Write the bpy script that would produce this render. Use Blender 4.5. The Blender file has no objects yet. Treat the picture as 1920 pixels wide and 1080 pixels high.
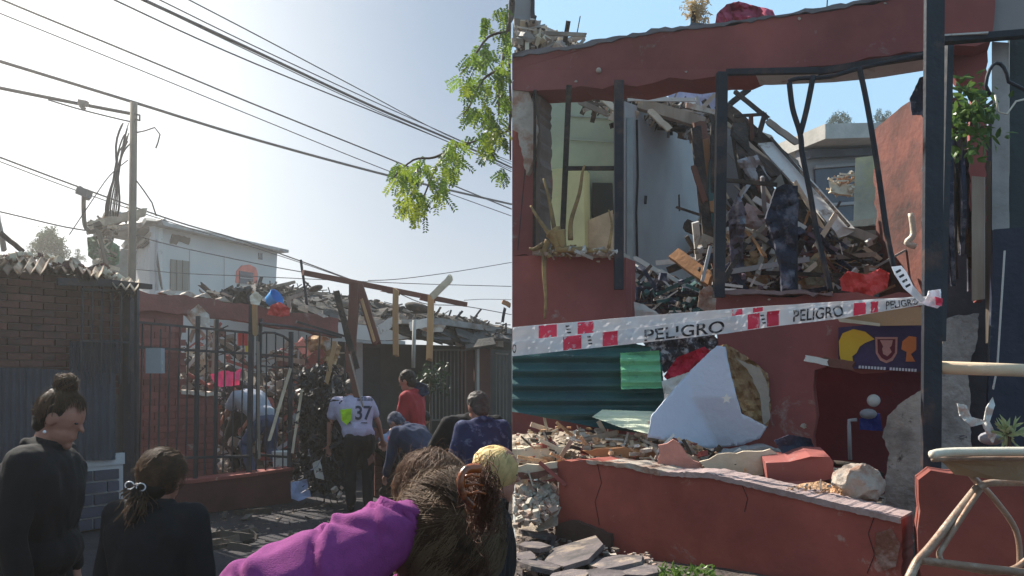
import bpy, bmesh, math, random
from mathutils import Vector, Matrix, noise, Quaternion
from mathutils.bvhtree import BVHTree
from mathutils.geometry import delaunay_2d_cdt
R = random.Random(7)
S = bpy.context.scene
COL = S.collection
# ------------------------------------------------------------------ camera
F = 1500.0; HZ = 700.0; CZ = 1.65
cd = bpy.data.cameras.new("camera"); cam = bpy.data.objects.new("camera", cd); COL.objects.link(cam)
cam.location = (0, 0, CZ); cam.rotation_euler = (math.radians(90), 0, 0)
cd.sensor_width = 36; cd.lens = 36*F/1920; cd.shift_y = (HZ-540)/1920; cd.clip_end = 3000; cd.clip_start = .05
S.camera = cam
# ------------------------------------------------------------------ sky and sun
SUN_EL = math.radians(43); SUN_AZ = math.radians(-47)      # azimuth from +Y, negative = to the left
sdir = Vector((math.sin(SUN_AZ)*math.cos(SUN_EL), math.cos(SUN_AZ)*math.cos(SUN_EL), math.sin(SUN_EL)))
W = bpy.data.worlds.new("World"); S.world = W; W.use_nodes = True
wt = W.node_tree; wt.nodes.clear()
sky = wt.nodes.new('ShaderNodeTexSky'); sky.sky_type = 'NISHITA'; sky.sun_disc = False
sky.sun_elevation = SUN_EL; sky.sun_rotation = SUN_AZ; sky.dust_density = 2.2; sky.air_density = 1.0; sky.ozone_density = 1.6
def wn(t, **k):
    n = wt.nodes.new(t)
    for a, b in k.items(): setattr(n, a, b)
    return n
tc = wn('ShaderNodeTexCoord')
# hazy western half of the sky round the sun, clear blue to the east
dot = wn('ShaderNodeVectorMath', operation='DOT_PRODUCT'); wt.links.new(tc.outputs['Generated'], dot.inputs[0])
gel = math.radians(16); gaz = math.radians(-37)
dot.inputs[1].default_value = (math.sin(gaz)*math.cos(gel), math.cos(gaz)*math.cos(gel), math.sin(gel))
gl0 = wn('ShaderNodeMapRange'); wt.links.new(dot.outputs['Value'], gl0.inputs[0])
gl0.inputs[1].default_value = .80; gl0.inputs[2].default_value = .99
gl = wn('ShaderNodeMath', operation='POWER'); wt.links.new(gl0.outputs[0], gl.inputs[0]); gl.inputs[1].default_value = 2.8
sep = wn('ShaderNodeSeparateXYZ'); wt.links.new(tc.outputs['Generated'], sep.inputs[0])
ew = wn('ShaderNodeMapRange', interpolation_type='SMOOTHSTEP'); wt.links.new(sep.outputs[0], ew.inputs[0])
ew.inputs[1].default_value = -.004; ew.inputs[2].default_value = .006
up_ = wn('ShaderNodeMapRange', interpolation_type='SMOOTHSTEP'); wt.links.new(sep.outputs[2], up_.inputs[0]); up_.inputs[1].default_value = 0; up_.inputs[2].default_value = .42
def ramp2(lo, hi):
    n = wn('ShaderNodeMix', data_type='RGBA'); wt.links.new(up_.outputs[0], n.inputs[0]); n.inputs[6].default_value = (*lo, 1); n.inputs[7].default_value = (*hi, 1); return n.outputs[2]
west = ramp2((2.7, 3.05, 3.5), (1.25, 1.75, 2.45)); east = ramp2((2.7, 3.9, 4.8), (2.0, 3.5, 4.9))
air = wn('ShaderNodeMix', data_type='RGBA'); wt.links.new(ew.outputs[0], air.inputs[0]); wt.links.new(west, air.inputs[6]); wt.links.new(east, air.inputs[7])
mul = wn('ShaderNodeMix', data_type='RGBA'); mul.inputs[0].default_value = .92
wt.links.new(sky.outputs[0], mul.inputs[6]); wt.links.new(air.outputs[2], mul.inputs[7])
gm = wn('ShaderNodeMix', data_type='RGBA'); wt.links.new(gl.outputs[0], gm.inputs[0])
wt.links.new(mul.outputs[2], gm.inputs[6]); gm.inputs[7].default_value = (5.6, 5.9, 6.0, 1)
bg = wn('ShaderNodeBackground'); wt.links.new(gm.outputs[2], bg.inputs[0]); bg.inputs[1].default_value = .11
out = wn('ShaderNodeOutputWorld'); wt.links.new(bg.outputs[0], out.inputs[0])
sd = bpy.data.lights.new("sun", 'SUN'); sd.energy = 5.0; sd.angle = math.radians(.5); sd.color = (1, .93, .82)
sun = bpy.data.objects.new("sun", sd); COL.objects.link(sun)
sun.rotation_euler = sdir.to_track_quat('Z', 'Y').to_euler(); sun.location = sdir*60
S.view_settings.view_transform = 'Standard'; S.view_settings.look = 'None'; S.view_settings.gamma = 1
S.view_settings.use_curve_mapping = False; S.view_settings.exposure = 0.95
# warm thin dust in the air
HB = [(-125, -65, -1.4), (125, 205, 12)]
hm = bpy.data.materials.new('haze_air'); hm.use_nodes = True; ht = hm.node_tree; ht.nodes.clear()
pv = ht.nodes.new('ShaderNodeVolumePrincipled'); pv.inputs['Color'].default_value = (1, .97, .93, 1); pv.inputs['Density'].default_value = .0036; pv.inputs['Anisotropy'].default_value = .72
ho = ht.nodes.new('ShaderNodeOutputMaterial'); ht.links.new(pv.outputs[0], ho.inputs['Volume'])
hme = bpy.data.meshes.new('haze'); (x0, y0, z0), (x1, y1, z1) = HB
hme.from_pydata([(x, y, z) for x in (x0, x1) for y in (y0, y1) for z in (z0, z1)], [], [(0, 1, 3, 2), (4, 6, 7, 5), (0, 4, 5, 1), (2, 3, 7, 6), (0, 2, 6, 4), (1, 5, 7, 3)])
hme.materials.append(hm); hob = bpy.data.objects.new('haze', hme); COL.objects.link(hob); hob['kind'] = 'stuff'; hob['label'] = 'thin warm dust haze hanging over the whole street'; hob['category'] = 'haze'
# ------------------------------------------------------------------ projection helpers (pixels of the 1920 picture -> metres)
def P(px, py, D): return Vector(((px-960)/F*D, D, CZ+(HZ-py)/F*D))
class Line:                                                     # a vertical plane given by its plan line
    def __init__(s, px0, D0, px1, D1):
        s.a = P(px0, HZ, D0); s.b = P(px1, HZ, D1); d = s.b-s.a; d.z = 0
        s.n = Vector((-d.y, d.x, 0)).normalized(); s.d = d.normalized()
        if s.n.y < 0: s.n = -s.n
    def D(s, px):
        u = (px-960)/F; dx = s.b.x-s.a.x; dy = s.b.y-s.a.y
        t = (u*s.a.y-s.a.x)/(dx-u*dy); return s.a.y+t*dy
    def __call__(s, px, py, off=0):
        p = P(px, py, s.D(px)); return p+s.n*off
    def at(s, px, z, off=0):
        D = s.D(px); return Vector(((px-960)/F*D, D, z))+s.n*off
# ------------------------------------------------------------------ materials
MATS = {}
def M(name, col, rough=.85, var=.22, scale=3, bump=.25, bscale=25, metal=0, col2=None, mscale=2.0, thr=.55, soft=.08, trans=0, spec=.3, stretch=None, rnd=.12, col3=None, s3=5, t3=.66, o3=.04):
    if name in MATS: return MATS[name]
    m = bpy.data.materials.new(name); m.use_nodes = True; t = m.node_tree; N = t.nodes; L = t.links
    b = N['Principled BSDF']; b.inputs['Roughness'].default_value = rough; b.inputs['Metallic'].default_value = metal
    b.inputs['Specular IOR Level'].default_value = spec
    c = N.new('ShaderNodeTexCoord'); src = c.outputs['Object']
    if stretch:
        mp = N.new('ShaderNodeMapping'); mp.inputs['Scale'].default_value = stretch; L.new(src, mp.inputs[0]); src = mp.outputs[0]
    oi = N.new('ShaderNodeObjectInfo')
    ad = N.new('ShaderNodeVectorMath'); ad.operation = 'ADD'; L.new(src, ad.inputs[0])
    sc = N.new('ShaderNodeMath'); sc.operation = 'MULTIPLY'; sc.inputs[1].default_value = 37; L.new(oi.outputs['Random'], sc.inputs[0]); L.new(sc.outputs[0], ad.inputs[1]); src = ad.outputs[0]
    n1 = N.new('ShaderNodeTexNoise'); n1.inputs['Scale'].default_value = scale; n1.inputs['Detail'].default_value = 7; n1.inputs['Roughness'].default_value = .62; L.new(src, n1.inputs[0])
    mr = N.new('ShaderNodeMapRange'); L.new(n1.outputs[0], mr.inputs[0]); mr.inputs[1].default_value = .3; mr.inputs[2].default_value = .7
    mr.inputs[3].default_value = 1-var; mr.inputs[4].default_value = 1+var
    r2 = N.new('ShaderNodeMapRange'); L.new(oi.outputs['Random'], r2.inputs[0]); r2.inputs[3].default_value = 1-rnd; r2.inputs[4].default_value = 1+rnd
    mm = N.new('ShaderNodeMath'); mm.operation = 'MULTIPLY'; L.new(mr.outputs[0], mm.inputs[0]); L.new(r2.outputs[0], mm.inputs[1])
    base = None
    if col2:
        n3 = N.new('ShaderNodeTexNoise'); n3.inputs['Scale'].default_value = mscale; n3.inputs['Detail'].default_value = 8; n3.inputs['Roughness'].default_value = .65; L.new(src, n3.inputs[0])
        m3 = N.new('ShaderNodeMapRange'); L.new(n3.outputs[0], m3.inputs[0]); m3.inputs[1].default_value = thr-soft; m3.inputs[2].default_value = thr+soft
        mx = N.new('ShaderNodeMix'); mx.data_type = 'RGBA'; L.new(m3.outputs[0], mx.inputs[0])
        mx.inputs[6].default_value = (*col, 1); mx.inputs[7].default_value = (*col2, 1); base = mx.outputs[2]
    if col3:
        n4 = N.new('ShaderNodeTexNoise'); n4.inputs['Scale'].default_value = s3; n4.inputs['Detail'].default_value = 10; n4.inputs['Roughness'].default_value = .72; n4.inputs['Distortion'].default_value = .4; L.new(src, n4.inputs[0])
        m4 = N.new('ShaderNodeMapRange'); L.new(n4.outputs[0], m4.inputs[0]); m4.inputs[1].default_value = t3-o3; m4.inputs[2].default_value = t3+o3
        mx4 = N.new('ShaderNodeMix'); mx4.data_type = 'RGBA'; L.new(m4.outputs[0], mx4.inputs[0]); L.new(base, mx4.inputs[6]) if base else setattr(mx4.inputs[6], 'default_value', (*col, 1)); mx4.inputs[7].default_value = (*col3, 1); base = mx4.outputs[2]
    vm = N.new('ShaderNodeVectorMath'); vm.operation = 'SCALE'
    if base: L.new(base, vm.inputs[0])
    else: vm.inputs[0].default_value = col
    L.new(mm.outputs[0], vm.inputs['Scale']); L.new(vm.outputs[0], b.inputs['Base Color'])
    if bump:
        n2 = N.new('ShaderNodeTexNoise'); n2.inputs['Scale'].default_value = bscale; n2.inputs['Detail'].default_value = 5; L.new(src, n2.inputs[0])
        bp = N.new('ShaderNodeBump'); bp.inputs['Strength'].default_value = bump; bp.inputs['Distance'].default_value = .02
        L.new(n2.outputs[0], bp.inputs['Height']); L.new(bp.outputs[0], b.inputs['Normal'])
    if trans:
        tr = N.new('ShaderNodeBsdfTranslucent'); L.new(vm.outputs[0], tr.inputs[0])
        mi = N.new('ShaderNodeMixShader'); mi.inputs[0].default_value = trans
        L.new(b.outputs[0], mi.inputs[1]); L.new(tr.outputs[0], mi.inputs[2]); L.new(mi.outputs[0], N['Material Output'].inputs[0])
    MATS[name] = m; return m
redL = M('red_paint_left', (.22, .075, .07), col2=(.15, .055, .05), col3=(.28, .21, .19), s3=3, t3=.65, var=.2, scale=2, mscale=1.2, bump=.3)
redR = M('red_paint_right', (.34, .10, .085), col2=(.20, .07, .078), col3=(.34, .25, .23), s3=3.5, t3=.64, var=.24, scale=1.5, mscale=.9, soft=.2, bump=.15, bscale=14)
redD = M('red_paint_dusty', (.25, .07, .06), col2=(.42, .30, .27), var=.2, thr=.66, soft=.05, mscale=5)
terra = M('terracotta_render', (.19, .07, .055), col2=(.10, .045, .04), col3=(.04, .03, .03), s3=2.2, t3=.56, o3=.1, var=.3, mscale=2.5, soft=.15)
plast = M('broken_plaster', (.48, .42, .36), col2=(.30, .17, .12), var=.3, mscale=6, bump=.8)
conc = M('rough_concrete', (.33, .30, .28), col2=(.20, .18, .17), col3=(.07, .06, .06), s3=14, t3=.63, var=.3, mscale=5, bump=.9)
mortar = M('pale_mortar', (.34, .32, .30), var=.2)
mortarD = M('dark_mortar', (.12, .10, .095), var=.2)
brickL = M('brick_clay', (.10, .042, .036), col2=(.055, .034, .036), var=.3, bump=.5, rnd=.3)
brickP = M('brick_painted_navy', (.045, .05, .075), var=.3, rnd=.25)
blue = M('navy_sheet_paint', (.035, .045, .065), col2=(.025, .032, .045), rough=.5, mscale=1.4, soft=.2)
steel = M('black_steel', (.030, .034, .042), rough=.55, metal=.1, col2=(.07, .05, .045), thr=.64, mscale=9, var=.3)
steelR = M('post_steel', (.020, .023, .032), rough=.6, metal=.0, col2=(.09, .055, .045), thr=.62, mscale=5, var=.3)
char = M('charred_wood', (.035, .030, .028), col2=(.09, .06, .045), mscale=8, var=.4, bump=.8)
wood = M('raw_timber', (.42, .26, .13), col2=(.30, .17, .085), var=.25, stretch=(1, 1, .15), mscale=8, soft=.2)
woodO = M('orange_timber', (.40, .20, .09), col2=(.28, .13, .065), var=.25, mscale=6, soft=.2)
woodG = M('weathered_timber', (.34, .29, .24), col2=(.20, .16, .13), var=.3, stretch=(1, 1, .12), mscale=10, soft=.2)
woodR = M('redbrown_timber', (.17, .07, .05), col2=(.10, .05, .04), var=.3, mscale=6, soft=.2)
woodP = M('pale_board', (.62, .54, .42), col2=(.45, .36, .26), var=.2, mscale=4, soft=.15)
whiteW = M('white_render', (.56, .55, .53), col2=(.44, .44, .43), col3=(.30, .28, .25), s3=2, t3=.68, var=.08, mscale=1.5, soft=.2, bump=.15)
offW = M('offwhite_panel', (.6, .59, .56), col3=(.3, .26, .22), s3=8, t3=.62, col2=(.5, .49, .46), var=.12, mscale=3, thr=.6)
greyW = M('grey_panel', (.33, .32, .325), col2=(.27, .265, .27), var=.08, mscale=1.2, soft=.25, bump=.1)
greenW = M('pale_green_wall', (.38, .45, .35), col2=(.30, .36, .31), var=.1, mscale=2, soft=.2)
yellowW = M('yellow_green_cabinet', (.66, .68, .38), col2=(.58, .60, .34), var=.08, mscale=2)
dark = M('dark_interior', (.03, .03, .035), var=.4)
tealM = M('teal_corrugated', (.028, .095, .085), rough=.55, col2=(.02, .055, .075), mscale=1.6, soft=.25, var=.25)
litTealM = M('sunlit_teal_corrugated', (.20, .52, .30), rough=.5, col2=(.10, .28, .17), mscale=7, thr=.62, trans=.35)  # lit copy of the teal sheet, sunlight put into the colour
roofM = M('grey_roof_sheet', (.30, .29, .28), rough=.6, col2=(.20, .15, .12), mscale=4, var=.3)
roofD = M('dark_roof_felt', (.05, .047, .045), col2=(.09, .075, .06), mscale=3, var=.4, bump=.8)
tileM = M('roof_tile', (.30, .22, .17), col2=(.42, .36, .28), mscale=3, var=.35)
asph = M('asphalt_dirt', (.020, .018, .024), col2=(.04, .034, .034), mscale=1.1, soft=.12, var=.3, bump=.7, bscale=40)
dirt = M('yard_dirt', (.17, .13, .10), col2=(.10, .08, .07), mscale=3, var=.35, bump=1, bscale=30)
sand = M('orange_sand', (.55, .33, .19), var=.35, bump=1, bscale=60, scale=12)
stone = M('flagstone', (.14, .115, .115), col2=(.07, .062, .062), col3=(.24, .19, .15), s3=6, t3=.6, mscale=5, var=.3, bump=.6)
coral = M('coral_cloth', (.75, .10, .09), var=.2, rough=.95)
crim = M('crimson_cloth', (.50, .02, .05), var=.25, rough=.9)
maroon = M('maroon_cloth', (.30, .04, .08), var=.35, rough=.95, scale=10)
navyC = M('charcoal_navy_cloth', (.03, .036, .06), col2=(.15, .15, .19), mscale=7, thr=.57, soft=.05, var=.4)
blackP = M('black_torn_plastic', (.016, .015, .018), rough=.5, var=.4, spec=.35)
greyP = M('grey_plastic_scrap', (.33, .33, .37), rough=.4, var=.3, trans=.3)
tan = M('tan_mattress_foam', (.40, .27, .14), col2=(.24, .14, .09), mscale=4, soft=.15, var=.3, bump=1)
card = M('cardboard', (.42, .25, .14), var=.15)
lowL = M('shaded_maroon_paint', (.10, .028, .028), col2=(.06, .025, .022), var=.25, mscale=2, soft=.2)  # darker copy of the left red, street shade put into the colour
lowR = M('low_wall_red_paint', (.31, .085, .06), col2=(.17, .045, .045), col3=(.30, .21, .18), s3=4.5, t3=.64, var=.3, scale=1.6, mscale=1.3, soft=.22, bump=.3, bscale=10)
purple = M('purple_fleece', (.205, .038, .16), rough=.95, var=.12, scale=60, bump=.25, bscale=400)
blackC = M('black_cloth', (.007, .007, .009), rough=.9, var=.3, scale=8)
navy2 = M('navy_cloth', (.022, .03, .065), rough=.9, var=.3, scale=8)
redC = M('red_jacket_cloth', (.30, .016, .025), rough=.8, var=.2, scale=8)
whiteC = M('pale_grey_cloth', (.34, .36, .42), rough=.9, var=.1, scale=8)
lilacC = M('white_jersey_cloth', (.37, .35, .48), rough=.85, var=.1)
lblueC = M('light_blue_cloth', (.24, .29, .45), rough=.9, var=.15)
camoC = M('blue_camouflage_cloth', (.018, .025, .08), col2=(.09, .11, .2), mscale=14, thr=.58, soft=.04, var=.2)
pattC = M('black_white_pattern_cloth', (.03, .03, .035), col2=(.5, .48, .5), mscale=26, thr=.58, soft=.03)
denim = M('blue_denim', (.055, .075, .15), var=.3, scale=10)
skin = M('skin', (.36, .17, .12), rough=.55, var=.1, scale=8, bump=.08, bscale=120)
hairK = M('dark_hair', (.018, .013, .010), rough=.6, var=.4, scale=20, bump=0, spec=.2)
hairB = M('brown_hair', (.085, .048, .028), rough=.6, var=.5, scale=20, bump=0, spec=.2)
hairR = M('auburn_hair', (.19, .055, .02), rough=.6, var=.4, scale=20, bump=0, spec=.2)
hairC = M('brown_curly_hair', (.12, .065, .04), rough=.6, var=.4, scale=20, bump=0, spec=.2)
hairY = M('blond_hair', (.72, .52, .24), rough=.6, var=.25, scale=20, bump=0, spec=.2)
hairG = M('grey_brown_hair', (.06, .05, .045), rough=.6, var=.4, scale=30, bump=.3)
neon = M('neon_yellow_plastic', (.50, .80, .02), rough=.4, trans=.4, var=.1)
pink = M('pink_plastic_bag', (.85, .10, .30), rough=.4, trans=.3, var=.1)
blueP = M('bright_blue_plastic', (.02, .26, .62), rough=.35, var=.1)
redP = M('red_plastic', (.45, .03, .025), rough=.5, var=.2)
leafY = M('locust_leaf', (.16, .26, .03), col2=(.33, .36, .03), mscale=1.2, soft=.15, rough=.5, trans=.5, var=.3, scale=3, bump=0)
leafK = M('locust_leaf_dark', (.07, .13, .02), rough=.5, trans=.4, var=.3, scale=3, bump=0)
leafG = M('shrub_leaf', (.06, .13, .03), col2=(.13, .20, .04), mscale=3, soft=.2, rough=.4, trans=.35, var=.3, bump=0)
leafD = M('far_foliage', (.06, .08, .04), col2=(.10, .12, .06), mscale=2, soft=.2, trans=.2, var=.3, bump=0)
bark = M('bark', (.09, .065, .05), var=.35, bump=1, bscale=20)
dryv = M('dry_vine', (.33, .22, .10), col2=(.16, .11, .06), mscale=8, var=.3)
wireM = M('wire_black', (.03, .03, .04), rough=.6, var=.1, bump=0)
poleM = M('pole_weathered', (.13, .105, .08), var=.2)
tapeW = M('tape_white', (.80, .80, .83), rough=.3, var=.04, trans=.3, bump=.1)
tapeR = M('tape_red', (.72, .04, .09), col2=(.75, .45, .5), mscale=22, thr=.62, soft=.06, rough=.3, var=.08)
tapeK = M('tape_black_print', (.02, .02, .025), col2=(.5, .5, .52), mscale=40, thr=.58, soft=.06, rough=.4, var=.1)
clipW = M('pearl_clip', (.75, .72, .74), rough=.25, var=.05)
rust = M('rusty_tube', (.27, .17, .12), rough=.5, metal=.25, col2=(.42, .34, .27), mscale=7, var=.3, bump=.4)
cream = M('cream_plastic', (.72, .66, .54), rough=.4, var=.1)
bamboo = M('bamboo_pole', (.60, .46, .32), var=.15, scale=6)
banner = M('banner_navy', (.045, .03, .085), rough=.6, var=.15)
bYel = M('banner_yellow', (.62, .38, .03), rough=.6, var=.1)
bOra = M('banner_orange', (.55, .16, .05), rough=.6, var=.1)
bPnk = M('banner_pink', (.50, .24, .22), rough=.6, var=.1)
bWht = M('banner_white', (.55, .53, .6), rough=.6, var=.1)
glass = M('dark_window_glass', (.02, .025, .05), rough=.12, var=.4, bump=0, spec=.6)
meterM = M('meter_box_grey', (.30, .33, .36), rough=.4, var=.1)
haybale = M('dry_straw', (.55, .42, .22), var=.3, trans=.2)
# ------------------------------------------------------------------ object helpers
def tag(o, label=None, cat=None, group=None, kind=None):
    if label: o['label'] = label
    if cat: o['category'] = cat
    if group: o['group'] = group
    if kind: o['kind'] = kind
    return o
def empty(name, loc, label=None, cat=None, group=None):
    o = bpy.data.objects.new(name, None); COL.objects.link(o); o.location = loc; o.empty_display_size = .1
    return tag(o, label, cat, group)
def wpos(o):
    v = Vector(o.location)
    while o.parent: o = o.parent; v += Vector(o.location)
    return v
class MB:
    def __init__(s): s.v = []; s.f = []; s.mi = []; s.cur = 0
    def add(s, vs, fs):
        k = len(s.v); s.v += [Vector(x) for x in vs]; s.f += [tuple(i+k for i in f) for f in fs]; s.mi += [s.cur]*len(fs); return s
    def box(s, c, ax, ay, az):                                   # centre and three half-axis vectors
        c = Vector(c); vs = [c+ax*i+ay*j+az*k for i in (-1, 1) for j in (-1, 1) for k in (-1, 1)]
        return s.add(vs, [(0, 1, 3, 2), (4, 6, 7, 5), (0, 4, 5, 1), (2, 3, 7, 6), (0, 2, 6, 4), (1, 5, 7, 3)])
    def bar(s, p0, p1, w, h=None, up=None):
        h = h or w; p0 = Vector(p0); p1 = Vector(p1); d = (p1-p0)
        if d.length < 1e-6: return s
        dn = d.normalized(); up = Vector(up) if up else (Vector((0, 1, 0)) if abs(dn.y) < .9 else Vector((0, 0, 1)))
        sx = dn.cross(up).normalized(); sy = sx.cross(dn).normalized()
        return s.box((p0+p1)/2, d/2, sx*w/2, sy*h/2)
    def jag(s, p0, p1, w, h, rr=.35):                             # timber with broken, splintered ends
        p0 = Vector(p0); p1 = Vector(p1); d = p1-p0; dn = d.normalized()
        up = Vector((0, 1, 0)) if abs(dn.y) < .9 else Vector((0, 0, 1))
        sx = dn.cross(up).normalized()*w/2; sy = sx.cross(dn).normalized()*h/2
        rows = []
        n = 5; 
        for k in range(n+1):
            t = k/n; c = p0.lerp(p1, t)+sx*R.uniform(-.12, .12)+sy*R.uniform(-.12, .12); ring = []
            for a, b in ((-1, -1), (0, -1), (1, -1), (1, 1), (0, 1), (-1, 1)):
                e = dn*(R.uniform(-1, 1)*w*rr) if k in (0, n) else Vector()
                ring.append(c+sx*a+sy*b+e)
            rows.append(ring)
        vs = [x for r in rows for x in r]; fs = []
        for k in range(n):
            for i in range(6): fs.append((k*6+i, k*6+(i+1) % 6, k*6+6+(i+1) % 6, k*6+6+i))
        fs += [tuple(range(5, -1, -1)), tuple(n*6+i for i in range(6))]
        return s.add(vs, fs)
    def tube(s, pts, r, n=6, r1=None, cap=True):
        pts = [Vector(p) for p in pts]; m = len(pts); r1 = r if r1 is None else r1
        vs = []; fs = []; prev = None
        for i, p in enumerate(pts):
            d = (pts[min(i+1, m-1)]-pts[max(i-1, 0)]).normalized()
            if prev is None:
                a = d.cross(Vector((0, 0, 1)) if abs(d.z) < .9 else Vector((0, 1, 0))).normalized()
            else: a = (prev-d*prev.dot(d)).normalized()
            prev = a; b = d.cross(a); rad = r+(r1-r)*i/max(1, m-1) if not callable(r) else r(i/(m-1))
            for k in range(n): vs.append(p+a*math.cos(2*math.pi*k/n)*rad+b*math.sin(2*math.pi*k/n)*rad)
        for i in range(m-1):
            for k in range(n): fs.append((i*n+k, i*n+(k+1) % n, (i+1)*n+(k+1) % n, (i+1)*n+k))
        if cap: fs += [tuple(range(n-1, -1, -1)), tuple((m-1)*n+k for k in range(n))]
        return s.add(vs, fs)
    def ell(s, c, A, n=10, m=7):                                  # ellipsoid with the three axis vectors A
        c = Vector(c); vs = [c+A[2]]; fs = []
        for i in range(1, m):
            th = math.pi*i/m
            for k in range(n):
                ph = 2*math.pi*k/n; vs.append(c+A[0]*math.sin(th)*math.cos(ph)+A[1]*math.sin(th)*math.sin(ph)+A[2]*math.cos(th))
        vs.append(c-A[2]); L = len(vs)-1
        for k in range(n): fs.append((0, 1+k, 1+(k+1) % n)); fs.append((L, L-n+(k+1) % n, L-n+k))
        for i in range(m-2):
            for k in range(n): a = 1+i*n; fs.append((a+k, a+n+k, a+n+(k+1) % n, a+(k+1) % n))
        return s.add(vs, fs)
    def sph(s, c, r, n=10, m=7): return s.ell(c, (Vector((r, 0, 0)), Vector((0, r, 0)), Vector((0, 0, r))), n, m)
    def cap(s, p0, p1, r0, r1, n=10):
        s.sph(p0, r0, n); s.sph(p1, r1, n); return s.tube([p0, p1], r0, n, r1)
    def prism(s, front, off):                                     # polygon in space extruded by a vector
        n = len(front); vs = [Vector(p) for p in front]+[Vector(p)+off for p in front]
        return s.add(vs, [tuple(range(n)), tuple(range(2*n-1, n-1, -1))]+[(i, i+n, (i+1) % n+n, (i+1) % n) for i in range(n)])
    def chunk(s, c, r, flat=1.0):
        q = Quaternion((R.gauss(0, 1), R.gauss(0, 1), R.gauss(0, 1), R.gauss(0, 1))).normalized() if flat > .7 else Quaternion((0, 0, 1), R.uniform(0, 6)) @ Quaternion((1, 0, 0), R.uniform(-.35, .35))
        k = [R.uniform(.55, 1.2) for _ in range(3)]; k[2] *= flat; vs = []
        for i in (-1, 1):
            for j in (-1, 1):
                for l in (-1, 1):
                    v = Vector((i*k[0], j*k[1], l*k[2]))*r*R.uniform(.6, 1.0); vs.append(Vector(c)+(q @ v))
        return s.add(vs, [(0, 1, 3, 2), (4, 6, 7, 5), (0, 4, 5, 1), (2, 3, 7, 6), (0, 2, 6, 4), (1, 5, 7, 3)])
    def build(s, name, mat, parent=None, label=None, cat=None, group=None, kind=None, smooth=False, origin=None):
        if origin is None:
            xs = [v.x for v in s.v]; ys = [v.y for v in s.v]; zs = [v.z for v in s.v]
            origin = Vector(((min(xs)+max(xs))/2, (min(ys)+max(ys))/2, min(zs)))
        origin = Vector(origin)
        me = bpy.data.meshes.new(name); me.from_pydata([tuple(v-origin) for v in s.v], [], s.f)
        mats = mat if isinstance(mat, (list, tuple)) else [mat]
        for m in mats: me.materials.append(m)
        me.polygons.foreach_set('material_index', s.mi)
        if smooth: me.polygons.foreach_set('use_smooth', [True]*len(me.polygons))
        bm = bmesh.new(); bm.from_mesh(me); bmesh.ops.recalc_face_normals(bm, faces=bm.faces); bm.to_mesh(me); bm.free()
        me.update(); o = bpy.data.objects.new(name, me); COL.objects.link(o)
        if parent is not None: o.parent = parent; o.location = origin-wpos(parent)
        else: o.location = origin
        return tag(o, label, cat, group, kind)
def inpoly(x, y, pl):
    c = False; j = len(pl)-1
    for i in range(len(pl)):
        if (pl[i][1] > y) != (pl[j][1] > y) and x < (pl[j][0]-pl[i][0])*(y-pl[i][1])/(pl[j][1]-pl[i][1])+pl[i][0]: c = not c
        j = i
    return c
def slab(name, poly, L, th, mat, parent=None, off=0, jag=0, **k):
    """polygon measured in the picture, set on the vertical plane L with a real thickness"""
    if jag:
        q = []
        for i, (a, b) in enumerate(poly):
            c, d = poly[(i+1) % len(poly)]; ln = math.hypot(c-a, d-b); n = max(1, int(ln/jag))
            for j in range(n):
                t = j/n; q.append((a+(c-a)*t+(R.uniform(-.25, .25)*jag if j else 0), b+(d-b)*t+(R.uniform(-.25, .25)*jag if j else 0)))
        poly = q
    m = MB(); m.prism([L(x, y, off) for x, y in poly], L.n*th)
    left = sum(v.x for v in m.v) < 0
    for v in m.v:
        if left and (v.x > 0 or -v.x/v.y*F < 3): v.x = -.001
        if not left and (v.x < 0 or v.x/v.y*F < (9 if min(q[0] for q in poly) < 964 else 0)): v.x = .001
    return m.build(name, mat, parent, **k)
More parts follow.
